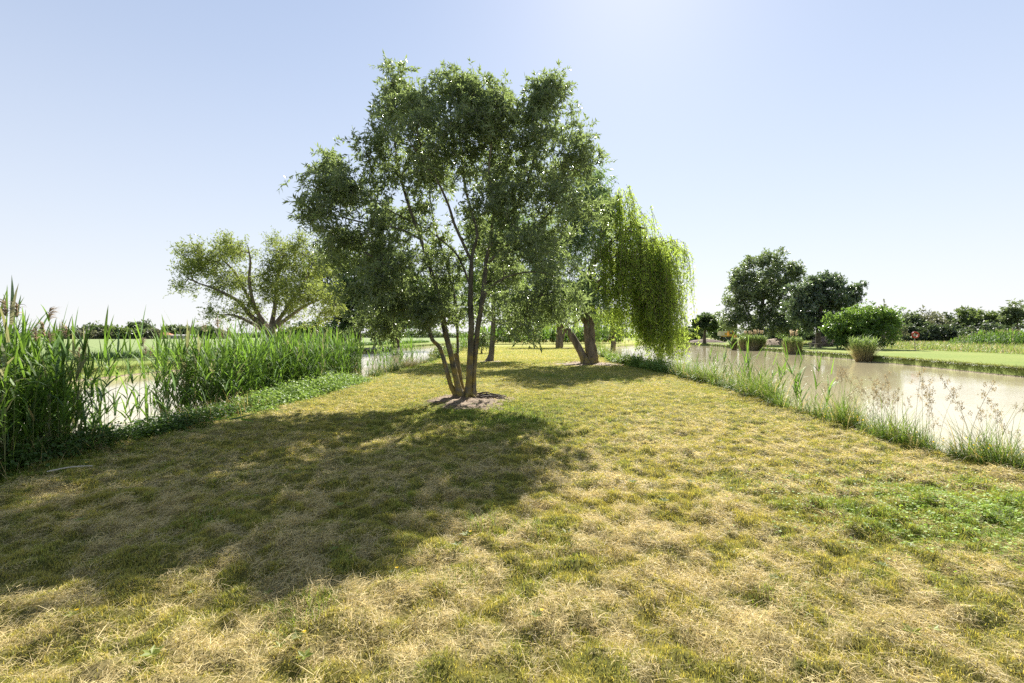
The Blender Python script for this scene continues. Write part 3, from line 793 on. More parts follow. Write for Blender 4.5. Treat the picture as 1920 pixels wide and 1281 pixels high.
def zl(x, y, rng):
    u = 960 + x / 29.0 * F
    return np.interp(u, [1040, 1100, 1140, 1160, 1190, 1210, 1245, 1262, 1300], [2.4, 2.0, 1.6, .9, .7, .1, -.5, -.3, 1.6]) + rng.random() ** 1.5 * 1.3
willow('large weeping willow with curtains of hanging green shoots over the pond edge', P(1109, 683, D2) * [1, 1, 0],
       [stem([(1111, 686, 0), (1110, 670, 0), (1106, 640, 0), (1104, 610, 0), (1096, 585, 0), (1095, 550, .1), (1110, 500, .3), (1130, 440, .5)], D2, [.40, .34, .31, .31, .29, .24, .18, .09]),
        stem([(1096, 570, 0), (1125, 530, .5), (1165, 500, .8), (1200, 480, .9), (1240, 460, .8), (1262, 450, .8)], D2, [.2, .18, .14, .11, .07, .03], 'limb'),
        stem([(1110, 500, .3), (1150, 450, 0), (1185, 425, -.4), (1210, 430, -.8)], D2, [.12, .1, .07, .03], 'limb')],
       [lobe_px(u, v, ru, rv, D2, dd, rd) for u, v, ru, rv, dd, rd in [(1150, 395, 26, 26, .3, 1.2), (1175, 430, 32, 26, -.3, 1.6), (1215, 455, 36, 24, .3, 1.8), (1252, 460, 30, 20, .8, 1.6), (1272, 478, 16, 18, .5, 1.0), (1160, 365, 22, 18, .3, 1.2), (1140, 375, 20, 20, 1.0, 1.2), (1190, 410, 22, 18, .6, 1.2), (1150, 480, 40, 30, -.8, 1.2), (1230, 450, 20, 12, -.6, 1.2), (1130, 450, 32, 40, 0, 1.4), (1180, 490, 45, 30, .5, 2.0), (1240, 510, 30, 26, .3, 1.6), (1110, 520, 26, 26, .5, 1.5), (1150, 545, 36, 26, 0, 1.5), (1205, 540, 30, 24, 0, 1.5)]],
       300, zl, 31, D2, Ln=.22, W=.058, sp=.05, xmax=10.0, skirt=70)
D3 = 72.0
willow('far weeping willow with a thick dark trunk beyond the leaning tree', P(1049, 654, D3) * [1, 1, 0],
       [stem([(1049, 656, 0), (1049, 645, 0), (1049, 630, 0), (1050, 615, 0), (1055, 590, 0)], D3, [.62, .55, .5, .45, .3]),
        stem([(1053, 640, 0), (1058, 625, 0), (1066, 605, 0)], D3, [.22, .2, .15])],
       [lobe_px(u, v, ru, rv, D3, dd, rd) for u, v, ru, rv, dd, rd in [(1010, 570, 35, 22, 0, 3), (1055, 560, 40, 25, 0, 3.5), (1100, 575, 35, 22, 0, 3), (1040, 600, 45, 12, 1, 3), (985, 590, 22, 16, 0, 2.5), (1130, 590, 25, 18, 0, 2.5)]],
       240, lambda x, y, r: 2.0 + r.random() * 1.5, 33, D3, Ln=.45, W=.13, sp=.11, r0=.02)
D4 = 52.0
willow('small weeping willow dipping its shoots in the pond behind the large one', P(1150, 660, D4) * [1, 1, 0] ,
       [stem([(1149, 664, 0), (1150, 640, 0), (1149, 600, 0)], D4, [.3, .26, .2])],
       [lobe_px(u, v, ru, rv, D4, dd, rd) for u, v, ru, rv, dd, rd in [(1140, 590, 24, 14, 0, 1.6), (1160, 585, 20, 14, 0, 1.6), (1120, 600, 18, 12, 0, 1.4)]],
       60, lambda x, y, r: .2 + r.random() * 1.4, 34, D4, Ln=.32, W=.09, sp=.08, leaf=LEAF_MID)

# ---- trees on the west bank
D5 = 45.0
tree('spreading_tree', 'broad spreading tree with many crooked limbs and sparse olive foliage behind the reeds', P(508, 650, D5) * [1, 1, 0],
     [stem([(508, 656, 0), (506, 635, 0), (505, 618, 0)], D5, [.62, .52, .5])] +
     [stem(px, D5, r, 'limb') for px, r in [
        ([(504, 622, 0), (490, 607, 0), (470, 592, 0), (447, 565, 0), (410, 545, -.5), (370, 530, -.5)], [.3, .26, .22, .17, .12, .05]),
        ([(503, 620, 0), (485, 590, .3), (462, 550, .6), (440, 510, .8), (410, 480, 1)], [.26, .2, .16, .11, .05]),
        ([(505, 618, 0), (480, 580, -.5), (468, 530, -1), (470, 490, -1.2), (465, 460, -1.2)], [.22, .17, .13, .09, .04]),
        ([(507, 618, 0), (515, 580, .4), (520, 530, .6), (530, 490, .6), (535, 460, .5)], [.26, .2, .15, .1, .04]),
        ([(508, 618, 0), (530, 590, 0), (550, 560, -.3), (575, 520, -.5), (590, 490, -.6)], [.24, .18, .13, .09, .04]),
        ([(508, 620, 0), (535, 600, -1), (570, 575, -1.5), (610, 560, -2), (635, 575, -2.2)], [.22, .17, .12, .08, .03]),
        ([(502, 625, 0), (470, 605, -.8), (440, 592, -1.2), (410, 590, -1.4)], [.2, .15, .1, .04])]],
     [lobe_px(u, v, ru, rv, D5, dd, rd) for u, v, ru, rv, dd, rd in [(365, 480, 28, 22, 0, 1.6), (405, 474, 35, 22, .5, 1.8), (450, 474, 30, 22, -.5, 1.8), (440, 515, 30, 26, .5, 1.6), (520, 545, 30, 26, .8, 1.6), (480, 595, 26, 14, .6, 1.2), (545, 595, 30, 14, -.5, 1.4), (370, 510, 30, 14, 0, 1.5), (400, 500, 35, 18, .6, 1.8), (360, 535, 26, 10, -.4, 1.2), (415, 540, 26, 14, 0, 1.4), (530, 466, 28, 22, .5, 1.8), (572, 472, 28, 26, 0, 1.8), (560, 510, 40, 26, -.5, 2), (510, 500, 30, 22, .5, 1.7), (600, 500, 22, 26, .3, 1.4), (590, 550, 45, 26, -2, 2), (630, 570, 24, 22, -2, 1.4), (545, 555, 36, 26, -1, 1.8), (420, 590, 26, 16, -1, 1.4), (465, 575, 22, 16, -.5, 1.2), (490, 535, 30, 22, 0, 1.6), (600, 590, 24, 14, -2, 1.2), (345, 490, 14, 24, 0, 1)]],
     [BARK_PALE, LEAF_OLIVE], 41, 1050, per=5, twl=.75, lpt=9, Ln=.21, W=.075, r0=.011, rmax=.12, step=.7, min_z=1.6, up=.25, droop=.05, bend=1.4, spread=1.15)
D6 = 62.0
tree('dark_shade_tree', 'dense dark green tree with a stout trunk beside the concrete slab at the water', P(670, 660, D6) * [1, 1, 0],
     [stem([(670, 664, 0), (670, 650, 0), (671, 625, 0), (672, 600, 0), (668, 560, 0), (665, 520, 0)], D6, [.55, .42, .38, .34, .26, .12])],
     [lobe_px(u, v, ru, rv, D6, dd, rd) for u, v, ru, rv, dd, rd in [(615, 495, 26, 22, 0, 2), (650, 490, 35, 25, 0, 2.6), (700, 495, 40, 30, 0, 2.8), (630, 540, 40, 35, 0, 3), (690, 550, 50, 40, 0, 3.4), (740, 540, 36, 40, 0, 2.8), (640, 590, 40, 24, -1, 2.8), (700, 600, 42, 22, -1, 2.8), (660, 620, 26, 12, -1, 1.8), (760, 590, 26, 24, 0, 2), (700, 625, 14, 8, -1, 1)]],
     [BARK_DARK, LEAF_DARK], 42, 760, per=6, twl=.8, lpt=8, Ln=.36, W=.17, r0=.016, rmax=.2, step=.9, min_z=2.4, droop=.35)
D7 = 74.0
tree('ivy_clad_tree', 'dark tree whose trunk is swollen with ivy on the opposite bank', P(741, 652, D7) * [1, 1, 0],
     [stem([(742, 656, 0), (743, 640, 0), (742, 620, 0), (745, 590, 0)], D7, [.75, .6, .5, .3])],
     [lobe_px(u, v, ru, rv, D7, dd, rd) for u, v, ru, rv, dd, rd in [(741, 632, 15, 8, 0, 1.2), (741, 622, 18, 10, 0, 1.5), (738, 605, 30, 14, 0, 2.2), (745, 580, 50, 26, 0, 3.4), (790, 575, 40, 24, 0, 3), (800, 598, 26, 12, 0, 2), (710, 590, 30, 20, 0, 2.4), (760, 545, 45, 24, 0, 3.2), (825, 560, 36, 26, 0, 2.8)]],
     [BARK_DARK, LEAF_DARK], 43, 600, per=6, twl=.8, lpt=8, Ln=.40, W=.2, r0=.016, rmax=.2, step=.9, min_z=.8, droop=.35)
D8 = 66.0
tree('dark_bush', 'low dark bush under the spreading tree behind the reeds', P(585, 645, D8) * [1, 1, 0],
     [stem([(585, 655, 0), (585, 635, 0), (588, 615, 0)], D8, [.25, .2, .1])],
     [lobe_px(u, v, ru, rv, D8, dd, rd) for u, v, ru, rv, dd, rd in [(565, 622, 26, 14, 0, 1.8), (600, 618, 30, 20, 0, 2.2), (575, 640, 30, 10, 0, 2), (615, 638, 22, 10, 0, 1.8), (545, 628, 14, 7, 0, 1.2)]],
     [BARK_DARK, LEAF_DARK], 44, 150, per=6, twl=.7, lpt=8, Ln=.38, W=.2, r0=.016, rmax=.1, step=.8, min_z=.3, cat='bush')
D9 = 47.0
tree('flowering_bush', 'loose pale flowered bush leaning on the bank near the slim tree', P(903, 662, D9) * [1, 1, 0],
     [stem([(903, 664, 0), (903, 655, 0), (905, 640, 0)], D9, [.08, .06, .03])],
     [lobe_px(u, v, ru, rv, D9, dd, rd) for u, v, ru, rv, dd, rd in [(903, 636, 13, 10, 0, .7), (912, 648, 12, 11, 0, .7), (898, 652, 10, 10, 0, .6), (888, 660, 12, 7, -.3, .6)]],
     [BARK_DARK, leaf_mat('flowering_leaves', [(.05, .08, .03), (.08, .12, .04), (.10, .15, .05), (.55, .5, .42)], (.3, .4, .1))], 45, 70, per=5, twl=.35, lpt=8, Ln=.17, W=.09, r0=.006, rmax=.04, step=.4, min_z=.1, cat='bush')

# ================================================================== REEDS AND BANK PLANTS
M_REED = blade_mat('reed_leaves', tw=.44, rough=.58, tgain=1.45)
M_STALK = blade_mat('reed_stalks', tw=.1, rough=.5)
M_PLUME = blade_mat('reed_plumes', tw=.4, rough=.8, tgain=1.1)
RG = np.array([.09, .175, .024]); RG2 = np.array([.15, .26, .04]); RBLUE = np.array([.10, .17, .075])
def height_water(x, y):
    """level of the bank or of the water's floor at a point beside the spit"""
    dl = xLN(y) - x; dr = x - xRN(y)
    d = np.maximum(dl, dr)
    return np.interp(d, [-1, 0, .12, .45, .9, 1.5], [0, 0, -.10, -.38, -.75, -.8])

def reed_parts(rng, H, nl, lean=.05, plume=False, lw=.03, ll=.45, bare=.35, arch=0.0):
    """one reed at the origin : stalk, leaves, plume (lists of arrays)"""
    n = 7; t = np.linspace(0, 1, n); a = rng.uniform(0, 2 * PI)
    lx = lean * H * t ** 1.8
    pts = np.stack([lx * math.cos(a), lx * math.sin(a), H * t * (1 - .12 * lean * t)], 1)
    st = Geo(); c = (np.array([.20, .21, .075]) * (1 - t)[:, None] + np.array([.10, .17, .04]) * t[:, None])
    tube(st, pts, np.linspace(.0055, .002, n), 4, cols=np.repeat(c, 4, 0))
    s = np.sort(rng.uniform(bare, 1.0, nl)); s[-1] = 1.0
    pos = np.stack([np.interp(s, t, pts[:, k]) for k in range(3)], 1)
    side = rng.uniform(0, 2 * PI)
    phi = side + PI * (np.arange(nl) % 2) + rng.normal(size=nl) * .55
    th = np.where(s > .9, rng.uniform(1.2, 1.5, nl), rng.uniform(.9, 1.4, nl))
    curl = np.where(s > .9, rng.uniform(.05, .6, nl), rng.uniform(.15, 1.2, nl) + (rng.random(nl) < .15 + arch) * 1.1)
    ln = ll * (1.1 - .5 * np.abs(s - .65)) * rng.uniform(.75, 1.2, nl)
    k = rng.random((nl, 1)); c = (RG * (1 - k) + RG2 * k) * rng.uniform(.75, 1.25, (nl, 1))
    m = rng.random(nl) < .12; c[m] = RBLUE * 1.1
    dead = (s < bare + .12) & (rng.random(nl) < .4); c[dead] = np.array([.38, .31, .15])
    lf = blades(pos, phi, th, curl, ln, lw * rng.uniform(.75, 1.2, nl), c * .9, c, 4, rng.uniform(-.3, .3, nl))
    pl = None
    if plume:
        q = 46; sp = rng.uniform(.0, .20, q); pp = pts[-1] + np.stack([0 * sp, 0 * sp, sp], 1) * .9; d = rng.uniform(0, 2 * PI)
        c = np.array([.36, .285, .22]) * rng.uniform(.6, 1.2, (q, 1))
        pl = blades(pp, d + rng.normal(size=q) * .9, rng.uniform(.7, 1.4, q), rng.uniform(.6, 2.2, q), rng.uniform(.08, .17, q), .014, c, c * 1.15, 3, rng.uniform(-1, 1, q))
        ext = Geo(); tube(st, np.array([pts[-1], pts[-1] + [0.01, 0, .2]]), [.002, .001], 3, cols=np.array([.3, .25, .12]))
    return st, lf, pl

def place(arr, p, rz, s, tilt=0.0, ta=0.0):
    v = arr * s
    if tilt:
        z = v[:, 2]; v = v + np.stack([math.cos(ta) * tilt * z, math.sin(ta) * tilt * z, -0.5 * tilt * tilt * z], 1)
    ca, sa = math.cos(rz), math.sin(rz)
    return np.stack([v[:, 0] * ca - v[:, 1] * sa, v[:, 0] * sa + v[:, 1] * ca, v[:, 2]], 1) + np.asarray(p)

rng = np.random.default_rng(77)
lib = [reed_parts(rng, rng.uniform(1.7, 2.1), rng.integers(9, 14), rng.uniform(.02, .12), plume=False, lw=.036, ll=.58, bare=.2) for _ in range(14)]
plib = [reed_parts(rng, rng.uniform(2.0, 2.25), rng.integers(7, 10), rng.uniform(.05, .16), plume=True, lw=.03, ll=.42, bare=.35) for _ in range(8)]

lib2 = [reed_parts(rng, rng.uniform(1.8, 2.1), rng.integers(13, 18), rng.uniform(.02, .14), plume=False, lw=.042, ll=.62, bare=.04, arch=.35) for _ in range(12)]

def reed_mass(name, label, xs, ys, zs, hs, source, seed, wide=1.0):
    rng = np.random.default_rng(seed); gl = Geo()
    for x, y, z, h in zip(xs, ys, zs, hs):
        st, lf, pl = source[rng.integers(len(source))]
        rz = rng.uniform(0, 2 * PI); ti = abs(rng.normal()) * .08; ta = rng.uniform(0, 2 * PI); s = h / 2.0
        v, t, q, c = lf; br = rng.uniform(.65, 1.3)
        if rng.random() < .07: c = c * .4 + np.array([.32, .28, .19]) * .6
        gl.add(place(v, (x, y, z), rz, s, ti, ta), t, q, c * br)
        gl.add(place(np.concatenate(st.v), (x, y, z), rz, s, ti, ta), None, np.concatenate([a for a in st.q]), np.concatenate(st.c))
        if pl is not None:
            v, t, q, c = pl; gl.add(place(v, (x, y, z), rz, s, ti, ta), t, q, c)
    return tag(gl.build(name, M_REED), label, 'reeds', kind='stuff')

# dense bed along the west edge of the spit
def bed_points(n, y0, y1, w0, w1, rng):
    y = rng.uniform(y0, y1, n); u = rng.random(n)
    x = xLN(y) - (w0 + (w1 - w0) * u)
    return x, y, height_water(x, y)
x, y, z = bed_points(860, 10.4, 19.5, .3, 2.1, rng)
h = (1.52 - z) * rng.uniform(.72, 1.03, len(x))
reed_mass('reed_bed', 'dense bed of green reeds standing along the pond edge of the lawn', x, y, z, h, lib, 1)
x, y, z = bed_points(620, 4.6, 7.35, -.08, 1.7, rng)
keep = rng.random(len(x)) < np.interp(y, [4.3, 6.6, 7.35], [1, 1, .25]); x, y, z = x[keep], y[keep], z[keep]
h = (np.interp(y, [4.3, 6, 7], [1.74, 1.64, 1.45]) - z) * rng.uniform(.5, 1.06, len(x))
reed_mass('reed_bed', 'tall thick stand of reeds nearest the camera at the pond edge', x, y, z, h, lib2, 2)
# beds at the end of the spit
n = 700; xx = rng.uniform(-7, 26, n); yy = 112 + rng.normal(size=n) * 3 + (xx - 10) * .35
reed_mass('reed_bed', 'distant pale wall of reeds closing the end of the lawn', xx, yy, xx * 0, rng.uniform(2.6, 3.6, n), [reed_parts(rng, 2.0, 12, .04, False, lw=.16, ll=.6, bare=.1) for _ in range(8)], 3)
n = 90; yy = rng.uniform(54, 70, n); xx = xLN(yy) + rng.uniform(.4, 3.2, n)
reed_mass('reed_bed', 'dark clump of reeds behind the pale flowered bush', xx, yy, xx * 0, rng.uniform(1.3, 2.0, n), [reed_parts(rng, 2.0, 12, .04, False, lw=.1, ll=.6, bare=.1) for _ in range(6)], 4)

# single reeds that can be told from the beds
def reed_object(name, label, parts, group, x, y, z, rz, s, tilt=0, ta=0):
    root = empty(name, (x, y, z)); tag(root, label, 'reed', group)
    st, lf, pl = parts
    obj('stalk', mesh('stalk', place(np.concatenate(st.v), (0, 0, 0), 0, 1, tilt, ta), [np.concatenate(st.q)], M_STALK, np.concatenate(st.c)), root)
    obj('foliage', mesh('foliage', place(lf[0], (0, 0, 0), 0, 1, tilt, ta), [lf[1], lf[2]], M_REED, lf[3]), root)
    if pl is not None: obj('plume', mesh('plume', place(pl[0], (0, 0, 0), 0, 1, tilt, ta), [pl[1], pl[2]], M_PLUME, pl[3]), root)
    root.rotation_euler[2] = rz; root.scale = (s, s, s)
    return root

def copies(protos, spots, label, group):
    used = set()
    for k, (x, y, z, h) in enumerate(spots):
        src = protos[k % len(protos)]
        o = src if id(src) not in used else copy_tree(src)
        used.add(id(src))
        o.location = (x, y, z); o.rotation_euler[2] = rng.uniform(0, 6.28); s = h / 2.0; o.scale = (s, s, s)
        o['label'] = label; o['group'] = group

A = 'slender green reed standing in the gap between the two reed beds'
protos = [reed_object('reed', A, reed_parts(rng, 2.0, 12, rng.uniform(.03, .1), False, lw=.036, ll=.5, bare=.15), 'reeds in the gap between the beds', 0, 0, 0, 0, 1, rng.uniform(0, .12), rng.uniform(0, 6)) for _ in range(6)]
spots = []
for k in range(26):
    yy = rng.uniform(6.9, 10.4); xx = xLN(yy) - rng.uniform(.25, 1.5); zz = float(height_water(xx, yy))
    spots.append((float(xx), yy, zz, rng.uniform(.8, 1.75) - zz))
spots += [(-6.35, 7.9, -.3, 1.75), (-6.5, 8.3, -.35, 1.9), (-6.2, 8.9, -.3, 1.95)]
copies(protos, spots, A, 'reeds in the gap between the beds')
Bl = 'tall reed with a drooping brown plume rising above the reed beds'
protos = [reed_object('plumed_reed', Bl, p, 'plumed reeds above the beds', 0, 0, 0, 0, 1, .05, k) for k, p in enumerate(plib)]
spots = []
for (u, v, D) in [(8, 545, 5.6), (22, 578, 5.7), (106, 585, 6.4), (86, 602, 6.3), (98, 625, 6.6), (124, 614, 6.7), (6, 655, 5.4), (60, 600, 6.0), (150, 640, 7.2), (275, 640, 10.5), (283, 655, 11), (300, 642, 11), (375, 610, 13), (400, 600, 14), (415, 610, 14), (440, 612, 14.5), (478, 600, 15), (505, 612, 15.5), (530, 615, 16), (572, 618, 17), (598, 620, 18), (610, 630, 18)]:
    p = P(u, v, D); z = float(min(height_water(p[0], D), -.1)); spots.append((p[0], D, z, (p[2] - z) * 2.0 / 2.3))
copies(protos, spots, Bl, 'plumed reeds above the beds')
Cl = 'sparse dark reed growing in the water beyond the dense bed'
protos = [reed_object('reed', Cl, reed_parts(rng, 2.0, 12, rng.uniform(.05, .2), False, lw=.04, ll=.55, bare=.1), 'reeds in the water beyond the bed', 0, 0, 0, 0, 1, rng.uniform(0, .1), rng.uniform(0, 6)) for _ in range(6)]
spots = []
for k in range(70):
    yy = rng.uniform(21.5, 31); xx = float(xLN(yy)) - rng.uniform(.1, 1.3); zz = float(height_water(xx, yy)); spots.append((xx, yy, zz, rng.uniform(.9, 1.9) * np.interp(yy, [21, 26, 31], [.8, 1.1, 1.2]) - zz * .3))
copies(protos, spots, Cl, 'reeds in the water beyond the bed')
Dl = 'upright green reed among the bank grass beside the wide pond'
protos = [reed_object('reed', Dl, reed_parts(rng, 2.0, 10, rng.uniform(.05, .2), False, lw=.048, ll=.66, bare=.22), 'reeds along the wide pond bank', 0, 0, 0, 0, 1, rng.uniform(0, .1), rng.uniform(0, 6)) for _ in range(6)]
spots = []
for (u, v, D) in [(1320, 668, 17), (1340, 660, 16), (1352, 655, 15.5), (1374, 638, 15), (1383, 662, 14.6), (1400, 668, 14.5), (1412, 672, 14), (1445, 684, 13), (1456, 668, 13), (1470, 690, 12.2), (1492, 672, 11.6), (1500, 668, 11.3), (1524, 680, 11), (1545, 700, 10.5), (1310, 672, 18.5), (1362, 668, 15.2), (1430, 672, 13.4), (1332, 662, 16.4), (1346, 668, 15.8), (1390, 655, 14.8), (1405, 660, 14.2), (1420, 665, 13.6), (1436, 668, 13.2), (1463, 676, 12.4), (1482, 680, 12), (1510, 684, 11.2), (1300, 668, 19), (1290, 672, 20)]:
    p = P(u, v, D); x0 = max(p[0], float(xRN(D)) + .1); z = float(height_water(x0, D)); spots.append((x0, D, z, p[2] - z))
copies(protos, spots, Dl, 'reeds along the wide pond bank')

# seed heads of tall grass on the near end of that bank
def seed_grass(rng, H):
    n = 7; t = np.linspace(0, 1, n); a = rng.uniform(0, 6.28); b = rng.uniform(.05, .35)
    pts = np.stack([b * H * t ** 2 * math.cos(a), b * H * t ** 2 * math.sin(a), H * t * (1 - .1 * b)], 1)
    st = Geo(); tube(st, pts, np.linspace(.003, .0012, n), 3, cols=np.array([.24, .24, .09]))
    k = 5; ph = rng.uniform(0, 6.28, k)
    lf = blades(np.repeat(pts[:1], k, 0), ph, rng.uniform(1.1, 1.5, k), rng.uniform(.3, 1.6, k), H * rng.uniform(.35, .75, k), .006, np.array([.09, .16, .03]), np.array([.16, .23, .05]), 5)
    sd = Geo(); m = 6; ax = np.array([[np.interp(s, t, pts[:, q]) for q in range(3)] for s in np.linspace(.78, 1, 4)]); tube(sd, ax, .0016, 3, cols=np.array([.28, .23, .14]))
    for j in range(m):
        s = .78 + .22 * j / (m - 1); c = np.array([np.interp(s, t, pts[:, q]) for q in range(3)])
        dr = np.array([math.cos(a + j * 2.4), math.sin(a + j * 2.4), .6]); ctr = c + dr * .05 * (1.15 - s) * 4 * rng.uniform(.5, 1.2)
        tube(sd, np.array([c, (c + ctr) / 2, ctr]), .001, 3, cols=np.array([.28, .23, .14]))
        q = 20; v, tr = leaves(ctr + rng.normal(size=(q, 3)) * [.011, .011, .018], rng.normal(size=(q, 3)) * .6 + [0, 0, 1], .021, .010, rng)
        sd.add(v, tris=tr, cols=np.array([.36, .30, .20]) * rng.uniform(.7, 1.25))
    return st, lf, sd
Sl = 'thin grass stalk with a brown clustered seed head leaning over the water'
protos = []
for k in range(8):
    st_, lf_, sd_ = seed_grass(rng, 1.0)
    root = empty('seeding_stalk', (0, 0, 0)); tag(root, Sl, 'grass stalk', 'seeding grass stalks on the pond bank')
    obj('stalk', mesh('stalk', np.concatenate(st_.v), [np.concatenate(st_.q)], M_STALK, np.concatenate(st_.c)), root)
    obj('foliage', mesh('foliage', lf_[0], [lf_[1], lf_[2]], M_REED, lf_[3]), root)
    sd_.build('seed_head', M_PLUME, root)
    protos.append(root)
spots = []
for k in range(58):
    yy = rng.uniform(5.3, 9.8); xx = float(xRN(yy)) + rng.uniform(-.02, .45); z = float(height_water(xx, yy)); spots.append((xx, yy, z, 2 * rng.uniform(.6, 1.2) * np.interp(yy, [5, 6.5, 8.5, 10], [.85, 1.05, 1.0, .8])))
copies(protos, spots, Sl, 'seeding grass stalks on the pond bank')

# ground cover and bank grass
def weed_mass(name, label, xs, ys, zs, hs, seed, Ln, W, cols, mat, per=26, spread=.12):
    rng = np.random.default_rng(seed); n = len(xs)
    m = n * per; i = np.repeat(np.arange(n), per); f = rng.random(m)
    pos = np.stack([xs[i] + rng.normal(size=m) * spread, ys[i] + rng.normal(size=m) * spread, zs[i] + hs[i] * f ** .7], 1)
    d = np.stack([rng.normal(size=m), rng.normal(size=m), rng.normal(size=m) * .5 - .1], 1)
    v, t = leaves(pos, d, Ln * rng.uniform(.6, 1.3, m), W * rng.uniform(.6, 1.3, m), rng, up=1.2)
    k = rng.random((m, 1)); c = cols[0] * (1 - k) + cols[1] * k
    g = Geo(); g.add(v, tris=t, cols=np.repeat(c, 4, 0))
    return g
M_WEED = blade_mat('weed_leaves', tw=.4, rough=.5, tgain=1.5)
n = 900; yy = rng.uniform(9.8, 17.5, n); xx = xLN(yy) + rng.uniform(-.75, .42, n); top = np.interp(yy, [9.8, 10.5, 15, 17.5], [.15, .42, .5, .3]) * np.interp(xx - xLN(yy), [-.75, .1, .42], [1.2, .9, .25])
g = weed_mass('', '', xx, yy, np.maximum(height_water(xx, yy), -.3), top * rng.uniform(.6, 1.2, n), 5, .065, .045, (np.array([.13, .22, .04]), np.array([.24, .34, .09])), None, per=34)
tag(g.build('ground_cover', M_WEED), 'pale green leafy ground cover at the foot of the reed bed', 'weeds', kind='stuff')
n = 900; yy = rng.uniform(4.2, 10.2, n); xx = xLN(yy) + rng.uniform(-.55, .22, n); top = .22 * rng.uniform(.4, 1.4, n)
g = weed_mass('', '', xx, yy, np.maximum(height_water(xx, yy), -.3), top + .05, 6, .06, .035, (np.array([.045, .09, .018]), np.array([.09, .16, .03])), None, per=30)
# dry grass at the foot of the reeds
n = 2600; yy = np.concatenate([rng.uniform(8.6, 10.8, n // 2), rng.uniform(5.2, 7.2, n // 2)]); xx = xLN(yy) + rng.normal(size=n) * .22 - .15
c = np.array([.40, .33, .15]) * rng.uniform(.6, 1.2, (n, 1)); m = rng.random(n) < .45; c[m] = np.array([.13, .20, .04])
v, t, q, cl = blades(np.stack([xx, yy, height_water(xx, yy)], 1), rng.uniform(0, 6.28, n), rng.uniform(.8, 1.5, n), rng.uniform(.2, 1.6, n), rng.uniform(.2, .62, n), .007, c, c, 4)
g.add(v, t, q, cl)
tag(g.build('ground_cover', M_WEED), 'dark weeds and dry grass at the foot of the sparse reeds', 'weeds', kind='stuff')

def bank_grass(label, n, y0, y1, fn, lo, hi, hl, hh, wmul, seed, cb, ct, ypow=1.0):
    rng = np.random.default_rng(seed)
    y = y0 + (y1 - y0) * rng.random(n) ** ypow; x = fn(y) + rng.uniform(lo, hi, n) + rng.normal(size=n) * .06
    z = height_water(x, y); clump = vn(x * 1.6, y * 1.6, seed)
    clump = np.clip((.6 * clump + .4 * vn(x * 4, y * 3, seed + 1) - .30) * 2.1, 0, 1.25); ln = (hl + (hh - hl) * rng.random(n) ** 1.5) * (.3 + 1.15 * clump) * np.interp(y, [5, 7.6, 9], [.55, .72, 1.0])
    kp = (clump > .22) | (rng.random(n) < .12); x, y, z, ln, clump = x[kp], y[kp], z[kp], ln[kp], clump[kp]; n = len(x)
    k = rng.random((n, 1)); c = cb * (1 - k) + ct * k
    dd = rng.random(n) < .14; c[dd] = np.array([.42, .36, .16])
    v, t, q, cl = blades(np.stack([x, y, z], 1), rng.uniform(0, 6.28, n), rng.uniform(.9, 1.52, n), rng.uniform(.2, 1.7, n), ln, np.interp(y, [5, 30, 60], [.006, .022, .05]) * wmul * rng.uniform(.7, 1.3, n), c * .85, c, 4)
    g = Geo(); g.add(v, t, q, cl); return g
g = bank_grass('', 46000, 4.8, 60, xRN, -.1, .7, .28, 1.15, 1.0, 9, np.array([.085, .17, .022]), np.array([.22, .30, .05]), ypow=2.4)
n = 420; yy = rng.uniform(5.0, 9.5, n); xx = xRN(yy) + rng.uniform(-.15, .3, n)
v, t = leaves(np.stack([xx, yy, height_water(xx, yy) + rng.uniform(.05, .3, n)], 1), rng.normal(size=(n, 3)), .022, .022, rng, up=2)
g.add(v, tris=t, cols=np.array([.75, .52, .03]))
tag(g.build('bank_grass', M_WEED), 'uncut green grass with small yellow flowers lining the wide pond', 'grass', kind='stuff')
g = bank_grass('', 5000, 19.5, 34, xLN, -.4, .25, .15, .5, 1.2, 12, np.array([.05, .095, .02]), np.array([.13, .17, .05]))
n = 300; yy = rng.uniform(24.5, 27, n); xx = xLN(yy) + rng.normal(size=n) * .3
v, t, q, cl = blades(np.stack([xx, yy, height_water(xx, yy)], 1), rng.uniform(-.6, .9, n), rng.uniform(.7, 1.2, n), rng.uniform(.2, .9, n), rng.uniform(.5, 1.1, n), .02, np.array([.30, .25, .12]), np.array([.42, .36, .2]), 4)
g.add(v, t, q, cl)
tag(g.build('bank_grass', M_WEED), 'rough dark grass on the pond edge behind the several stemmed tree', 'grass', kind='stuff')
n = 340; yy = rng.uniform(21.5, 33, n); xx = xRN(yy) + rng.uniform(-.2, .7, n)
g = weed_mass('', '', xx, yy, np.maximum(height_water(xx, yy), -.3), rng.uniform(.15, .6, n) * (.25 + 1.1 * vn(yy * 1.4, xx * 1.2, 3)), 8, .15, .08, (np.array([.10, .18, .035]), np.array([.20, .29, .07])), None, per=34, spread=.16)
tag(g.build('ground_cover', M_WEED), 'leafy weeds on the pond edge under the large weeping willow', 'weeds', kind='stuff')
n = 260; yy = rng.uniform(36, 60, n); xx = xLN(yy) + rng.uniform(-.4, .6, n)
g = weed_mass('', '', xx, yy, xx * 0 - .1, rng.uniform(.3, 1.0, n), 18, .2, .1, (np.array([.08, .13, .03]), np.array([.2, .24, .08])), None, per=24, spread=.2)
tag(g.build('ground_cover', M_WEED), 'yellowish weeds on the pond edge behind the slim tree', 'weeds', kind='stuff')

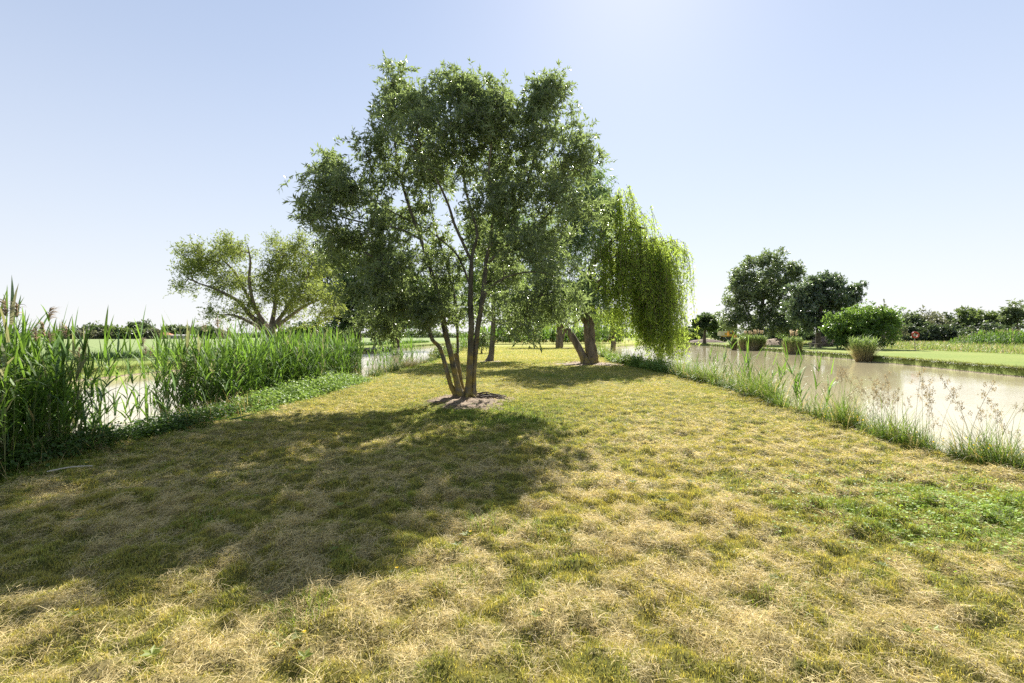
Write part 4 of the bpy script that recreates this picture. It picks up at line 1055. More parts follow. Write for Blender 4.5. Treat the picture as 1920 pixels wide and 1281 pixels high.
# a cut reed lying on the lawn and a dry stalk
st_, lf_, pl_ = reed_parts(np.random.default_rng(4), 1.5, 6, .05, False, lw=.035, ll=.4, bare=.3)
root = empty('fallen_reed', (-5.25, 8.15, .04)); tag(root, 'bent reed lying out over the lawn from the pond edge', 'reed')
rot = lambda v: np.stack([v[:, 2] * .9 - .75, v[:, 1] + .12 * v[:, 2], .17 + v[:, 0] - .06 * v[:, 2]], 1)
obj('stalk', mesh('stalk', rot(np.concatenate(st_.v)), [np.concatenate(st_.q)], M_STALK, np.concatenate(st_.c)), root)
obj('foliage', mesh('foliage', rot(lf_[0]), [lf_[1], lf_[2]], M_REED, lf_[3]), root)
g = Geo(); s = np.linspace(0, 1, 8)[:, None]
pts = np.array([-5.35, 5.55, .05]) * (1 - s) + np.array([-5.0, 5.75, .06]) * s; pts[:, 2] += .02 * np.sin(s[:, 0] * 3)
tube(g, pts, [.008] * 8, 5, cols=np.array([.6, .54, .42]))
tag(g.build('dry_stalk', M_STALK), 'short bleached dry stalk lying on the lawn', 'stalk')

# ================================================================== FAR BANKS AND DISTANCE
# ---- east bank
def bank_clump(name, label, x, y, w, h, plumes, seed, fan=.2, n=900, col=1.0, lw=.035):
    rng = np.random.default_rng(seed); root = empty(name, (x, y, WATER)); tag(root, label, 'reed clump')
    a = rng.uniform(0, 6.28, n); r = np.sqrt(rng.random(n)); px = w * .5 * r * np.cos(a); py = min(w, 2.2) * .4 * r * np.sin(a)
    hh = h * rng.uniform(.72, 1.03, n); ph = np.arctan2(py, px + 1e-6) + rng.normal(size=n) * .5
    cb = np.array([.40, .33, .19]) * rng.uniform(.6, 1.2, (n, 1)) * col; ct = np.array([.17, .25, .06]) * rng.uniform(.7, 1.4, (n, 1)) * col
    v, t, q, c = blades(np.stack([px, py, np.zeros(n)], 1), ph, 1.53 - fan * r * rng.uniform(.3, 1.2, n), rng.uniform(0, .25, n) + fan * .5, hh * .8, lw, cb, cb * .5 + ct * .5, 4)
    g = Geo(); g.add(v, t, q, c); g.build('stalks', M_REED, root)
    m = n * 2; i = rng.integers(0, n, m); f = rng.uniform(.4, .85, m); hd = np.stack([np.cos(ph[i]), np.sin(ph[i])], 1)
    pos = np.stack([px[i] + hd[:, 0] * fan * r[i] * hh[i] * f * .6, py[i] + hd[:, 1] * fan * r[i] * hh[i] * f * .6, hh[i] * f], 1)
    k = rng.random((m, 1)); cc = (np.array([.11, .19, .035]) * (1 - k) + np.array([.25, .32, .11]) * k) * col
    v, t, q, c = blades(pos, rng.uniform(0, 6.28, m), rng.uniform(.8, 1.5, m), rng.uniform(.2, 1.6, m), h * rng.uniform(.14, .28, m), lw * 1.3, cc, cc, 3)
    g = Geo(); g.add(v, t, q, c); g.build('foliage', M_REED, root)
    for k in range(plumes):
        s = 26; bx = rng.uniform(-.42, .42) * w; zz = h * rng.uniform(.92, 1.0); hgt = rng.uniform(.45, .8)
        pp = np.stack([np.full(s, bx), np.full(s, rng.normal() * .2), zz + rng.random(s) * hgt * .6], 1)
        v, t, q, c = blades(pp, rng.uniform(0, 6.28, s), rng.uniform(1.0, 1.5, s), rng.uniform(0, .6, s), hgt * rng.uniform(.3, .55, s), .085, np.array([.50, .41, .30]), np.array([.66, .56, .43]), 3)
        g = Geo(); g.add(v, t, q, c); g.build('plume', M_PLUME, root)
    return root
def on(u, D): return (u - 960) / F * D
bank_clump('reed_clump', 'wide block of reeds with many buff plumes at the water across the pond', on(1411, 73), 73, 3.9, 2.55, 15, 1, fan=.07, n=1500, lw=.05)
bank_clump('reed_clump', 'narrow upright reed clump with a few buff plumes near the round dark tree', on(1487, 57.5), 57.5, 1.9, 2.25, 6, 2, fan=.12, n=900, lw=.04)
bank_clump('reed_clump', 'fan shaped pale reed clump in front of the big glossy bush', on(1619, 40.3), 40.3, 1.15, 2.25, 0, 3, fan=.5, n=800, lw=.03)
bank_clump('reed_clump', 'small dark reed clump tucked beside the wide plumed block', on(1379, 75), 75.4, .8, 2.1, 0, 4, fan=.05, n=300, col=.55, lw=.05)  # shaded clump: its shade is put into the blade colour by col

Da = 118.0
tree('round_tree', 'small round headed tree alone near the yellow excavator', P(1321, 640, Da) * [1, 1, 0],
     [stem([(1321, 645, 0), (1321, 632, 0), (1322, 618, 0), (1322, 605, 0)], Da, [.42, .36, .3, .18])],
     [lobe_px(u, v, ru, rv, Da, 0, rd) for u, v, ru, rv, rd in [(1322, 597, 14, 11, 1.8), (1310, 606, 11, 10, 1.6), (1334, 605, 12, 10, 1.6), (1322, 613, 18, 8, 2), (1305, 615, 8, 6, 1.2), (1338, 614, 8, 7, 1.2)]],
     [BARK_DARK, LEAF_DARK], 51, 240, per=6, twl=.6, lpt=8, Ln=.48, W=.27, r0=.02, rmax=.12, step=.8, min_z=2.0)
Db = 95.0
tree('tall_tree', 'tallest broad feathery tree across the pond behind the plumed reeds', P(1425, 640, Db) * [1, 1, 0],
     [stem([(1425, 648, 0), (1425, 625, 0), (1427, 590, 0), (1432, 550, 0), (1440, 510, 0)], Db, [.6, .5, .42, .3, .12]),
      stem([(1420, 630, 0), (1405, 590, 0), (1390, 560, 0)], Db, [.3, .24, .1], 'limb'), stem([(1426, 610, 0), (1455, 570, 0), (1480, 530, 0)], Db, [.3, .22, .1], 'limb')],
     [lobe_px(u, v, ru, rv, Db, dd, rd) for u, v, ru, rv, dd, rd in [(1415, 495, 24, 16, 0, 2.4), (1450, 490, 28, 16, 0, 2.6), (1478, 497, 16, 16, 0, 2), (1395, 518, 24, 20, 0, 2.6), (1435, 525, 34, 24, 0, 3.4), (1480, 525, 24, 24, 0, 2.8), (1378, 550, 20, 22, 0, 2.4), (1410, 555, 32, 26, 0, 3.4), (1455, 560, 34, 28, 0, 3.6), (1495, 515, 12, 10, 0, 1.6), (1372, 585, 20, 20, 0, 2.4), (1400, 600, 34, 22, 0, 3.4), (1450, 605, 32, 20, 0, 3), (1490, 565, 16, 24, 0, 2.2), (1362, 605, 12, 12, 0, 1.6), (1475, 600, 22, 22, 0, 2.6), (1430, 620, 40, 10, 0, 3)]],
     [BARK_DARK, leaf_mat('feathery_leaves', [(.065, .095, .048), (.092, .13, .064), (.13, .165, .085)], (.30, .40, .11), tw=.38, rough=.34, spec=.8)], 52, 820, per=6, twl=.9, lpt=9, Ln=.42, W=.2, r0=.016, rmax=.2, step=1.0, min_z=1.5)
Dc = 72.0
tree('domed_tree', 'dark domed tree on a straight trunk with a plank bench beneath', P(1534, 652, Dc) * [1, 1, 0],
     [stem([(1534, 655, 0), (1534, 645, 0), (1535, 625, 0), (1536, 605, 0), (1540, 570, 0)], Dc, [.5, .38, .34, .3, .16])],
     [lobe_px(u, v, ru, rv, Dc, dd, rd) for u, v, ru, rv, dd, rd in [(1530, 530, 28, 14, 0, 2.2), (1560, 525, 24, 12, 0, 2), (1585, 535, 22, 14, 0, 1.8), (1505, 545, 24, 14, 0, 2), (1545, 550, 34, 18, 0, 2.8), (1595, 555, 20, 16, 0, 1.8), (1490, 565, 18, 14, 0, 1.6), (1520, 572, 30, 16, 0, 2.4), (1570, 572, 32, 14, 0, 2.4), (1500, 590, 24, 14, 0, 2), (1540, 593, 26, 10, 0, 2), (1515, 605, 24, 10, 0, 2), (1560, 595, 20, 10, 0, 1.6)]],
     [BARK_DARK, leaf_mat('domed_tree_leaves', [(.048, .078, .05), (.074, .11, .068), (.11, .148, .09)], (.24, .34, .11), tw=.34, rough=.28, spec=1.0)], 53, 560, per=6, twl=.55, lpt=9, Ln=.33, W=.18, r0=.014, rmax=.16, step=.7, min_z=2.6, droop=.5)
Dd = 62.0
tree('glossy_bush', 'huge rounded glossy leaved bush reaching down to the mown grass', P(1615, 655, Dd) * [1, 1, 0],
     [stem([(1615, 658, 0), (1615, 640, 0), (1616, 615, 0)], Dd, [.3, .22, .1]), stem([(1612, 656, 0), (1595, 640, 0), (1580, 620, 0)], Dd, [.16, .12, .06]), stem([(1618, 656, 0), (1640, 635, 0), (1655, 610, 0)], Dd, [.16, .12, .06])],
     [lobe_px(u, v, ru, rv, Dd, dd, rd) for u, v, ru, rv, dd, rd in [(1590, 600, 28, 16, -.5, 2), (1625, 590, 32, 16, 0, 2.2), (1660, 595, 24, 18, 0, 2), (1570, 612, 22, 10, -.8, 1.6), (1600, 620, 34, 18, 0, 2.6), (1645, 615, 32, 20, 0, 2.4), (1580, 642, 20, 14, 0, 1.8), (1610, 645, 30, 12, -.4, 2.2), (1645, 642, 22, 15, 0, 1.8), (1672, 610, 12, 12, 0, 1.2)]],
     [BARK_DARK, LEAF_BUSH], 54, 620, per=6, twl=.5, lpt=9, Ln=.27, W=.15, r0=.012, rmax=.08, step=.6, min_z=.2, cat='bush', droop=.3)
tree('bush', 'feathery pale shrub filling the gap between the tall tree and the domed tree', P(1478, 640, 100) * [1, 1, 0],
     [stem([(1478, 648, 0), (1478, 620, 0), (1480, 595, 0)], 100, [.25, .2, .1])],
     [lobe_px(u, v, ru, rv, 100, 0, 2) for u, v, ru, rv in [(1475, 600, 20, 16), (1500, 612, 20, 14), (1465, 620, 18, 10), (1490, 628, 22, 8)]],
     [BARK_DARK, LEAF_SILVER], 55, 150, per=6, twl=.7, lpt=8, Ln=.45, W=.22, r0=.016, rmax=.1, step=.9, min_z=.4, cat='bush')
tree('sapling', 'small yellowish sapling on the mown bank beside the round headed tree', P(1293, 640, 125) * [1, 1, 0],
     [stem([(1293, 644, 0), (1293, 636, 0), (1294, 630, 0)], 125, [.1, .08, .05])],
     [lobe_px(1293, 629, 8, 3.5, 125, 0, 1.2)], [BARK_DARK, leaf_mat('sapling_leaves', [(.12, .16, .03), (.2, .24, .05)], (.4, .5, .08), tw=.4)], 56, 30, per=5, twl=.35, lpt=7, Ln=.4, W=.22, r0=.015, rmax=.05, step=.5, min_z=.4)

# ---- bench, brush heap, life ring, excavator
M_WOOD = noise_mat('weathered_wood', [(0.3, (.20, .16, .12)), (0.7, (.42, .36, .29))], scale=8, stretch=(1, 6, 6), bump=.3)
bx, by = on(1525, 71), 71.0
root = empty('bench', (bx, by, 0)); tag(root, 'weathered plank bench under the dark domed tree', 'bench')
for k in range(3):
    g = Geo(); box(g, (0, (k - 1) * .17, .62), (1.5, .15, .05)); g.build('plank', M_WOOD, root)
for sx in (-1, 1):
    g = Geo(); box(g, (sx * .42, 0, .297), (.09, .4, .594)); g.build('leg', M_WOOD, root)
def heap(name, label, cat, x, y, rx, ry, h, mat, seed):
    nr, na = 16, 40; v = []; an = np.arange(na) * 2 * PI / na
    for i in range(nr + 1):
        r = i / nr; xx = rx * r * np.cos(an); yy = ry * r * np.sin(an)
        f = .55 + .9 * fbm(xx / rx * 2.2 + seed, yy / ry * 2.2, seed, 4)
        v.append(np.stack([xx, yy, h * (1 - r ** 1.6) * f - .05 * r + .001 * (1 - r) * np.cos(an)], 1))
    v = np.concatenate(v); i = np.arange(nr)[:, None] * na; j = np.arange(na)[None, :]; j2 = (j + 1) % na
    q = np.stack([i + j, i + na + j, i + na + j2, i + j2], -1).reshape(-1, 4)
    o = obj(name, mesh(name, v, [q], mat, smooth=True)); o.location = (x, y, 0); return tag(o, label, cat)
M_DIRT = noise_mat('turned_earth', [(0.3, (.055, .034, .02)), (0.7, (.15, .092, .056))], scale=1.2, bump=.9, bscale=4, dist=.2)
M_SAND = noise_mat('sandy_earth', [(0.3, (.16, .115, .07)), (0.7, (.33, .245, .16))], scale=1.2, bump=.8, bscale=4, dist=.2)
heap('dirt_mound', 'long brown earth mound below the yellow excavator', 'mound', on(1322, 140), 140, 6.5, 3, 1.0, M_DIRT, 3)
heap('dirt_mound', 'pale sandy earth mound beside the wide plumed reeds', 'mound', on(1452, 100), 98, 5.2, 3.2, 1.25, M_SAND, 5)
rng = np.random.default_rng(8); g = Geo()
for k in range(420):
    a = rng.uniform(0, 6.28); r = math.sqrt(rng.random()); x0, y0 = 2.3 * r * math.cos(a), 1.6 * r * math.sin(a); z0 = rng.random() * 2.2 * (1 - r * .75) + .05
    L0 = rng.uniform(.6, 1.9); b = rng.uniform(0, 6.28); e = rng.normal() * .35
    d = np.array([math.cos(b) * math.cos(e), math.sin(b) * math.cos(e), math.sin(e)]) * L0 / 2
    c = np.array([.36, .28, .22]) * rng.uniform(.5, 1.3)
    p = np.array([x0, y0, z0]); q0, q1 = p - d, p + d; q0[2] = max(q0[2], .02); q1[2] = max(q1[2], .02)
    tube(g, [q0, (q0 + q1) / 2 + rng.normal(size=3) * .06, q1], [.045, .04, .015], 4, cols=c)
o = g.build('brush_pile', M_STALK); o.location = (on(1548, 84), 84, 0); tag(o, 'heap of cut dry branches behind the dark domed tree', 'brush pile')

lx, ly = on(1715.5, 55), 55.0
root = empty('life_ring_stand', (lx, ly, 0)); tag(root, 'red life ring mounted on a slim wooden post by the pond', 'life ring')
g = Geo(); tube(g, [[.05, 0, -.05], [.02, 0, .8], [-.03, 0, 1.62]], [.045, .042, .04], 8, cap=True); g.build('post', M_WOOD, root, smooth=True)
g = Geo(); an = np.linspace(0, 2 * PI, 37)
for ring in (0,):
    pts = np.stack([.36 * np.cos(an), np.full(37, -.07), 1.83 + .30 * np.sin(an)], 1); tube(g, pts, [.085] * 37, 10)
g.build('ring', plain('life_ring_red', (.50, .06, .035), .45), root, smooth=True)
g = Geo(); rp = np.linspace(0, 1, 9)
pts = np.stack([-.26 + .52 * rp, np.full(9, -.16), 1.74 - .10 * np.sin(rp * 3.1) + .17 * rp], 1); tube(g, pts, [.022] * 9, 6)
pts = np.stack([-.26 + .10 * rp, np.full(9, -.15), 1.74 + .22 * rp], 1); tube(g, pts, [.018] * 9, 6)
g.build('rope', plain('white_rope', (.7, .66, .6), .8), root, smooth=True)
g = Geo(); box(g, (-.03, -.0, 1.83), (.5, .03, .1)); g.build('bracket', M_WOOD, root)

M_YEL = plain('excavator_yellow', (.62, .36, .05), .45); M_CREAM = plain('excavator_cream', (.66, .56, .38), .5); M_TRK = plain('track_rubber', (.05, .05, .05), .8)
M_GLASS = plain('cab_glass', (.05, .07, .09), .12)
ex = empty('excavator', (on(1362, 133), 133, .85), .1); tag(ex, 'small yellow excavator with cream engine housing parked on the earth mound', 'excavator')
for s in (-1, 1):
    g = Geo(); an = np.linspace(0, 2 * PI, 25)[:-1]; n = len(an)
    px = np.where(np.cos(an) > 0, 1.1, -1.1) + .36 * np.cos(an); pz = .36 + .36 * np.sin(an)
    v = np.concatenate([np.stack([px, np.full(n, s * .85 - .22), pz], 1), np.stack([px, np.full(n, s * .85 + .22), pz], 1), [[0, s * .85 - .22, .36], [0, s * .85 + .22, .36]]])
    k = np.arange(n); k2 = (k + 1) % n
    g.add(v, tris=np.concatenate([np.stack([k2, k, np.full(n, 2 * n)], 1), np.stack([n + k, n + k2, np.full(n, 2 * n + 1)], 1)]), quads=np.stack([k, k2, n + k2, n + k], 1)); g.build('track', M_TRK, ex)
g = Geo(); box(g, (0, 0, .82), (1.0, 1.5, .16)); box(g, (.1, 0, 1.0), (2.4, 1.8, .2)); g.build('chassis', M_YEL, ex)
g = Geo(); box(g, (-1.15, 0, 1.72), (1.9, 1.7, 1.24)); box(g, (-1.15, 0, 2.38), (2.0, 1.76, .08)); b = g.build('engine_housing', M_CREAM, ex)
g = Geo(); box(g, (-.6, -.87, 1.6), (.7, .05, .6)); g.build('side_panel', M_YEL, b)
g = Geo(); box(g, (.75, -.45, 1.75), (1.0, .85, 1.3)); box(g, (.75, -.45, 2.43), (1.08, .92, .07)); cb = g.build('cab', M_YEL, ex)
g = Geo(); box(g, (.8, -.89, 1.95), (.7, .03, .7)); g.build('window', M_GLASS, cb)
g = Geo(); box(g, (1.265, -.45, 1.95), (.03, .7, .7)); g.build('windscreen', M_GLASS, cb)
g = Geo(); tube(g, [[.6, .45, 1.1], [1.3, .45, 2.3], [2.2, .45, 2.35]], [.16, .18, .12], 4); g.build('boom', M_YEL, ex)
g = Geo(); tube(g, [[2.0, .45, 2.5], [2.9, .45, 1.2]], [.12, .09], 4); g.build('arm', M_YEL, ex)
g = Geo(); box(g, (2.85, .45, .85), (.5, .7, .7), tilt=.5); g.build('bucket', M_YEL, ex)

# ---- meadow grass and reeds beyond the mown strip
rng = np.random.default_rng(91); g = Geo(); n = 42000
y = 24 + 96 * rng.random(n) ** .8; x = xRF(y) + 16 + 34 * rng.random(n) ** 1.6 - .5 * rng.random(n)
ok = (x / y < 1.13) ; x, y = x[ok], y[ok]; n = len(x)
k = rng.random((n, 1)); tt = fbm(x * .3, y * .3, 15)[:, None]
c = np.array([.12, .20, .035]) * (1 - k) + np.array([.24, .28, .08]) * k; m = rng.random(n) < .25 * tt[:, 0] + .05; c[m] = np.array([.42, .34, .2])
ln = rng.uniform(.35, .9, n) * np.clip((x - xRF(y) - 15.2) / 3, .25, 1.2)
v, t, q, cl = blades(np.stack([x, y, 0 * x], 1), rng.uniform(0, 6.28, n), rng.uniform(1.0, 1.5, n), rng.uniform(.1, 1.2, n), ln, .0011 * y, c, c, 2)
g.add(v, t, q, cl); tag(g.build('meadow_grass', M_WEED), 'tall uncut meadow grass beyond the mown strip', 'grass', kind='stuff')
n = 520; xx = rng.uniform(0, 1, n); u = 1780 + 190 * xx ** .8; D = 74 + rng.random(n) * 8 - 14 * xx
x = (u - 960) / F * D; fl = [reed_parts(rng, 2.0, 12, .05, False, lw=.10, ll=.6, bare=.1) for _ in range(6)] + [reed_parts(rng, 2.15, 10, .08, True, lw=.10, ll=.5, bare=.2) for _ in range(3)]
reed_mass('reed_bed', 'long bed of plumed reeds at the back of the meadow', x, D, x * 0, (1.0 + 1.1 * np.clip((u - 1780) / 60, 0, 1)) * rng.uniform(.8, 1.12, n), fl, 7)
# overhanging tufts on the lip of the far banks
def lip(label, E, sgn, y0, y1, n, seed, cb, ct):
    rng = np.random.default_rng(seed); y = y0 + (y1 - y0) * rng.random(n) ** 1.6; x = E(y) - sgn * rng.uniform(-.12, .35, n)
    k = rng.random((n, 1)); c = cb * (1 - k) + ct * k
    v, t, q, cl = blades(np.stack([x, y, np.interp(-sgn * (E(y) - x), [-.4, 0, .1, .24, .4], [0, 0, -.16, -.4, -.45]) if False else np.zeros(n) - .02], 1), np.where(sgn > 0, 0.0, PI) + rng.normal(size=n) * .9, rng.uniform(.3, 1.2, n), rng.uniform(.6, 2.0, n), rng.uniform(.14, .38, n), .0012 * y, c, c, 3)
    g = Geo(); g.add(v, t, q, cl); return g
g = lip('', xRF, -1, 22, 150, 16000, 5, np.array([.11, .16, .03]), np.array([.26, .26, .08])); tag(g.build('bank_grass', M_WEED), 'short grass hanging over the far lip of the wide pond', 'grass', kind='stuff')
g = lip('', xLF, 1, 20, 120, 8000, 6, np.array([.11, .16, .03]), np.array([.26, .26, .08])); tag(g.build('bank_grass', M_WEED), 'short grass on the far lip of the narrow channel', 'grass', kind='stuff')
# taller dark edge of the crop field
n = 26000; y = 14 + 130 * rng.random(n) ** .7; x = xLF(y) - 8.6 - rng.random(n) * 3.2
c = np.array([.07, .125, .03]) * rng.uniform(.7, 1.6, (n, 1))
v, t, q, cl = blades(np.stack([x, y, 0 * x], 1), rng.uniform(0, 6.28, n), rng.uniform(.9, 1.5, n), rng.uniform(.1, 1.2, n), rng.uniform(.35, .75, n), .0016 * np.maximum(y, 22), c, c * 1.2, 2)
g = Geo(); g.add(v, t, q, cl); tag(g.build('crop_edge', M_WEED), 'taller dark green strip of crop at the field margin', 'crop', kind='stuff')
# concrete slab and stump by the shade tree
g = Geo(); box(g, (0, 0, .06), (3.0, 1.3, .14)); o = g.build('concrete_slab', noise_mat('concrete', [(.3, (.36, .34, .31)), (.7, (.52, .50, .46))], scale=3)); o.location = (on(694, 64.5), 64.5, 0); o.rotation_euler = (0, 0, .15); tag(o, 'pale concrete slab at the water by the stout shade tree', 'slab')
g = Geo(); tube(g, [[0, 0, -.05], [0, 0, .25], [.03, 0, .62]], [.3, .22, .2], 9, cap=True, lump=.08, rng=rng)
o = g.build('stump', BARK_PALE); o.location = (on(702, 70), 70, 0); tag(o, 'short grey stump on the mown bank behind the concrete slab', 'stump')

# ---- tree lines
def far_tree(u, D, w, h, label, seed, leaf, bare=False, name='tree', squat=False, group=None, n_t=70, Ln=None):
    rng = np.random.default_rng(seed); x = on(u, D); rx = w / 2; base = np.array([x, D, 0.0])
    zc = h * (.55 if not squat else .48)
    lbs = []
    for k in range(7):
        a = rng.uniform(0, 6.28); r = rng.uniform(.2, .6)
        s = rng.uniform(.4, .6)
        lbs.append((x + rx * r * math.cos(a), D + rx * r * math.sin(a) * .8, zc + (h - zc) * rng.uniform(-.6, .55), rx * s, rx * s * .9, (h - zc) * s * 1.1))
    lbs.append((x, D, h * .8, rx * .4, rx * .4, h * .19))
    if squat: lbs += [(x - rx * .4, D, h * .22, rx * .55, rx * .5, h * .22), (x + rx * .4, D, h * .22, rx * .55, rx * .5, h * .22)]
    st = [(np.array([[x, D, -.1], [x + rng.normal() * .1, D, h * .3], [x + rng.normal() * .3, D, h * .62]]), np.array([.035 * h, .028 * h, .012 * h]), 'trunk')]
    l = Ln or .0052 * D
    return tree(name, label, base, st, lbs, [BARK_DARK if not bare else BARK_PALE, leaf], seed, n_t, per=5 if not bare else 2, twl=l * 1.6, lpt=7 if not bare else 3, Ln=l, W=l * .55,
                r0=.02 if not bare else .03, rmax=.02 * h, step=h * .1, min_z=.2 * h, sides=6, cat='tree' if not squat else 'bush', group=group)
LEAF_FAR = leaf_mat('far_leaves', [(.065, .095, .045), (.095, .125, .06), (.125, .155, .08)], (.25, .33, .1), tw=.38, rough=.5)
LEAF_FARD = leaf_mat('far_dark_leaves', [(.042, .064, .036), (.062, .086, .046), (.082, .106, .055)], (.17, .24, .07), tw=.33, rough=.5)
LEAF_FARB = leaf_mat('far_brown_leaves', [(.09, .10, .055), (.13, .135, .075), (.155, .155, .095)], (.26, .28, .12), tw=.34, rough=.5)
LEAF_FARL = leaf_mat('far_light_leaves', [(.075, .11, .035), (.11, .15, .05), (.14, .18, .07)], (.28, .38, .08), tw=.36, rough=.5)
k = 100
for u, D, w, h, lab, lf, bare, sq in [
    (1702, 128, 8, 8.4, 'thin leaved tree nearest the glossy bush in the meadow tree line', LEAF_FAR, False, False),
    (1722, 132, 6, 7.6, 'narrow grey green tree behind the life ring', LEAF_FARB, False, False),
    (1742, 130, 7, 8.2, 'leafless pale tree standing up between the grey green ones', LEAF_FARB, True, False),
    (1760, 126, 6.5, 7.2, 'brownish tree beneath the leafless crown', LEAF_FARB, False, False),
    (1757, 134, 7, 10.2, 'tallest leafless tree in the meadow tree line', LEAF_FARB, True, False),
    (1782, 128, 7, 7.4, 'dark round tree just past the leafless trees', LEAF_FARD, False, False),
    (1806, 124, 8, 6.4, 'low dark tree in the dip of the meadow tree line', LEAF_FARD, False, True),
    (1828, 122, 10, 8.6, 'olive green tree with a layered crown over the reed bed', LEAF_FARL, False, False),
    (1856, 120, 9, 8.0, 'broad green tree filling the tree line over the reed bed', LEAF_FAR, False, False),
    (1880, 116, 9, 8.6, 'full green tree second from the end of the meadow tree line', LEAF_FARL, False, False),
    (1908, 112, 11, 9.4, 'largest green tree ending the meadow tree line', LEAF_FAR, False, False),
    (1700, 118, 9, 4.2, 'dark thicket under the thin leaved tree', LEAF_FARD, False, True),
    (1740, 116, 10, 4.0, 'dark thicket behind the life ring post', LEAF_FARD, False, True),
    (1785, 114, 10, 3.8, 'dark thicket behind the start of the reed bed', LEAF_FARD, False, True),
    (1830, 110, 10, 4.2, 'dark thicket under the layered olive tree', LEAF_FARD, False, True),
    (1875, 106, 11, 4.2, 'dark thicket at the middle of the reed bed', LEAF_FARD, False, True),
    (1625, 105, 9, 8.4, 'thin tree peering over the big glossy bush', LEAF_FARB, False, False),
    (1655, 112, 8, 7.4, 'small grey tree showing beside the top of the glossy bush', LEAF_FARB, False, False),
    (1272, 170, 8, 3.6, 'low dark bush nearest the large willow on the far bank', LEAF_FARD, False, True),
    (1298, 176, 9, 5.6, 'round dark bush behind the small yellowish sapling', LEAF_FARD, False, True),
    (1285, 182, 8, 4.6, 'pale green bush between the two dark ones on the far bank', LEAF_FARL, False, True),
    (1352, 165, 9, 6.6, 'light green tree behind the yellow excavator', LEAF_FARL, False, False),
    (1500, 130, 12, 5.2, 'dark thicket seen under the domed tree', LEAF_FARD, False, True),
    (1550, 128, 12, 4.6, 'dark thicket behind the brush heap', LEAF_FARD, False, True),
    (1465, 135, 10, 5.0, 'dark thicket behind the sandy mound', LEAF_FARD, False, True)]:
    k += 1; far_tree(u, D, w, h, lab, k, lf, bare, 'bush' if sq else ('bare_tree' if bare else 'tree'), sq, n_t=110 if not sq else 80)
k = 200
for u, D, w, h, lab, lf, sq in [
    (128, 380, 14, 6.5, 'light green tree at the start of the far field tree line', LEAF_FARL, True),
    (160, 385, 12, 7.5, 'dark round tree in the far field tree line', LEAF_FARD, False),
    (178, 385, 13, 9, 'pale topped tree in the far field tree line', LEAF_FAR, False),
    (195, 385, 14, 9.6, 'tall dark domed tree in the far field tree line', LEAF_FARD, False),
    (214, 388, 12, 7.5, 'middling green tree at the foot of the tall dark domed one', LEAF_FAR, False),
    (231, 380, 12, 6.6, 'bright green low tree before the gap in the far tree line', LEAF_FARL, True),
    (172, 376, 15, 5, 'brown green thicket below the tall dark domed tree', LEAF_FARB, True),
    (203, 376, 15, 5, 'dull green thicket in the middle of the far tree line', LEAF_FARB, True),
    (247, 392, 8, 9.8, 'spiky topped palm like tree in the far tree line', LEAF_FARD, False),
    (264, 400, 9, 12.5, 'tallest cedar shaped tree rising near the far house', LEAF_FARD, False),
    (279, 395, 8, 9.2, 'pointed dark tree between the cedar and the far house', LEAF_FARD, False),
    (262, 380, 12, 5, 'low green shrubbery beneath the cedar shaped tree', LEAF_FAR, True),
    (289, 380, 7, 5.0, 'low green tree beside the end of the far house', LEAF_FARB, True),
    (322, 425, 12, 9.6, 'thin pale tree behind the orange roof', LEAF_FAR, False),
    (338, 420, 10, 8, 'green tree behind the long low building', LEAF_FAR, False),
    (355, 420, 14, 8.2, 'broad green tree above the long low building', LEAF_FAR, False),
    (390, 400, 10, 8.4, 'dark round tree past the end of the long low building', LEAF_FARD, False),
    (408, 410, 12, 5.5, 'low brown green tree at the end of the far tree line', LEAF_FARB, True)]:
    k += 1; far_tree(u, D, w, h, lab, k, lf, False, 'bush' if sq else 'tree', sq, n_t=90)
# house and long low building
M_WALL = noise_mat('rendered_wall', [(.3, (.50, .46, .40)), (.7, (.62, .58, .52))], scale=2); M_TILE = noise_mat('orange_tile', [(.3, (.42, .16, .08)), (.7, (.56, .24, .12))], scale=3)
M_GREY = noise_mat('grey_sheet', [(.3, (.40, .38, .36)), (.7, (.52, .50, .48))], scale=2); M_DARKGL = plain('dark_window', (.04, .045, .05), .2)
def house(name, label, x, y, w, d, h, rh, rmat, nwin):
    root = empty(name, (x, y, 0)); tag(root, label, 'building')
    g = Geo(); box(g, (0, 0, h / 2), (w, d, h)); g.build('wall', M_WALL, root)
    g = Geo(); e = .5; a, b = w / 2 + e, d / 2 + e; rr = max(a - b * .9, .2)
    v = [[-a, -b, h + .02], [a, -b, h + .02], [a, b, h + .02], [-a, b, h + .02], [-rr, 0, h + rh], [rr, 0, h + rh]]
    g.add(v, tris=[[0, 4, 3], [1, 2, 5]], quads=[[0, 1, 5, 4], [2, 3, 4, 5], [3, 2, 1, 0]]); g.build('roof', rmat, root)
    for k in range(nwin):
        g = Geo(); box(g, (-w / 2 + (k + .5) * w / nwin, -d / 2 - .02, h * .52), (w / nwin * .35, .08, h * .4)); g.build('window', M_DARKGL, root)
    return root
house('house', 'far house with an orange tiled roof across the crop field', on(310, 405), 405, 11, 8, 3.2, 2.2, M_TILE, 4)
house('shed', 'long low grey building beside the orange roofed house', on(346, 402), 402, 19, 7, 2.9, .7, M_GREY, 7)
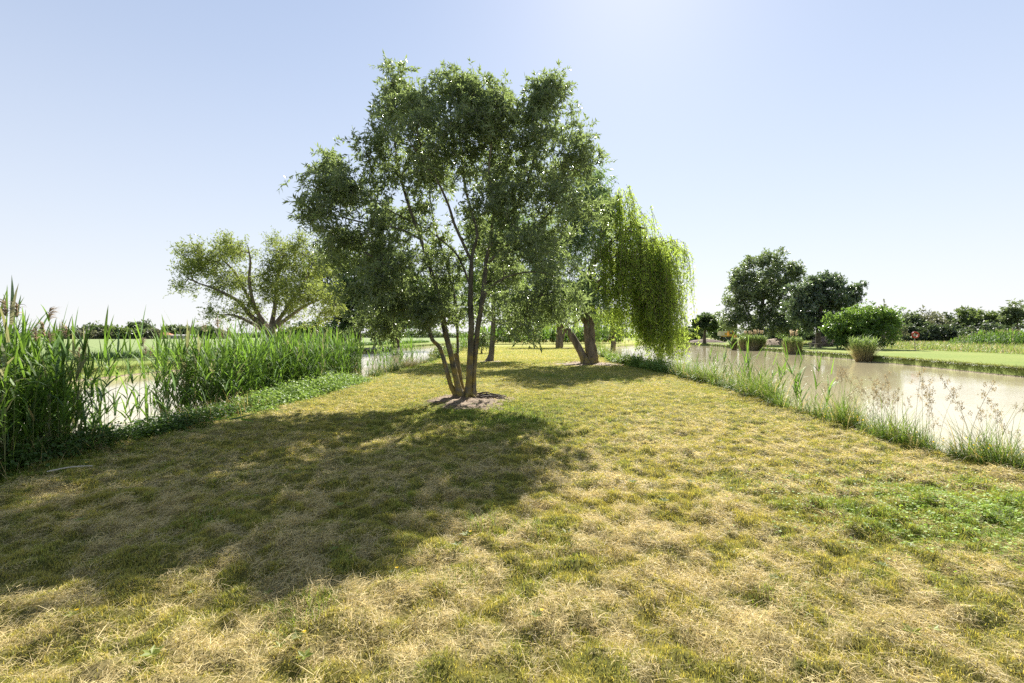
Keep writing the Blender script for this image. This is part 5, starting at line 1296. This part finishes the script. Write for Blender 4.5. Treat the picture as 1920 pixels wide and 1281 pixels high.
# distant woods
rng = np.random.default_rng(17); g = Geo()
for D, n, h0, h1 in [(900, 5200, 5, 13), (1300, 3200, 7, 16)]:
    u = rng.uniform(-60, 1990, n); hh = h0 + (h1 - h0) * np.clip(fbm(u * .022, u * 0 + D, 7, 4) * 1.9 - .45, 0, 1)
    m = 7; i = np.repeat(np.arange(n), m); f = rng.random(n * m)
    pos = np.stack([(u[i] - 960) / F * D + rng.normal(size=n * m) * 2, D + rng.normal(size=n * m) * 6, f * hh[i]], 1)
    v, t = leaves(pos, rng.normal(size=(n * m, 3)), 3.4, 2.6, rng); g.add(v, tris=t)
tag(g.build('distant_woods', LEAF_FAR), 'faint low woods along the horizon', 'woods', kind='stuff')

# ================================================================== LIGHT, SKY, CAMERA
sd = Vector((math.sin(SUN_AZ) * math.cos(SUN_EL), math.cos(SUN_AZ) * math.cos(SUN_EL), math.sin(SUN_EL)))
sl = bpy.data.lights.new('sun', 'SUN'); sl.energy = 5.0; sl.angle = math.radians(0.53); sl.color = (1, .95, .86)
so = bpy.data.objects.new('sun', sl); COL.objects.link(so)
so.rotation_euler = sd.to_track_quat('Z', 'Y').to_euler(); so.location = (30, 60, 80)

w = bpy.data.worlds.new('World'); S.world = w; w.use_nodes = True
nt = w.node_tree; bg = nt.nodes['Background']
sky = nt.nodes.new('ShaderNodeTexSky'); sky.sky_type = 'NISHITA'; sky.sun_disc = False
sky.sun_elevation = SUN_EL; sky.sun_rotation = SUN_AZ
sky.air_density = 1.3; sky.dust_density = 0.35; sky.ozone_density = 1.5; sky.altitude = 0
# a milky summer haze over the physical sky, thicker towards the horizon
sc = nt.nodes.new('ShaderNodeVectorMath'); sc.operation = 'SCALE'; sc.inputs['Scale'].default_value = SKY_STR
nt.links.new(sky.outputs[0], sc.inputs[0])
tc = nt.nodes.new('ShaderNodeTexCoord'); sx = nt.nodes.new('ShaderNodeSeparateXYZ'); nt.links.new(tc.outputs['Generated'], sx.inputs[0])
fr = ramp(nt, [(0.0, (.92, .92, .92)), (0.12, (.8, .8, .8)), (0.45, (.55, .55, .55)), (1.0, (.3, .3, .3))]); nt.links.new(sx.outputs[2], fr.inputs[0])
hz = ramp(nt, [(0.0, (.385, .39, .405)), (0.2, (.335, .355, .405)), (0.6, (.252, .288, .385)), (1.0, (.16, .21, .32))]); nt.links.new(sx.outputs[2], hz.inputs[0])
mx = nt.nodes.new('ShaderNodeMixRGB'); nt.links.new(fr.outputs[0], mx.inputs[0]); nt.links.new(sc.outputs[0], mx.inputs[1]); nt.links.new(hz.outputs[0], mx.inputs[2])
nt.links.new(mx.outputs[0], bg.inputs[0]); bg.inputs[1].default_value = 1.0

cam = bpy.data.cameras.new('camera'); co = bpy.data.objects.new('camera', cam); COL.objects.link(co)
cam.lens = 17.0; cam.sensor_width = 36.0; cam.clip_end = 8000; cam.clip_start = .05
co.location = (0, 0, CAMZ)
co.rotation_euler = (math.radians(90) - math.atan((640.5 - HOR) / F), 0, 0)
S.camera = co
S.view_settings.view_transform = 'Standard'; S.view_settings.look = 'None'
S.view_settings.exposure = EXPOSURE; S.view_settings.gamma = 1.0
S.cycles.max_bounces = 8; S.cycles.diffuse_bounces = 3; S.cycles.glossy_bounces = 3; S.cycles.transmission_bounces = 4
S.cycles.use_denoising = False
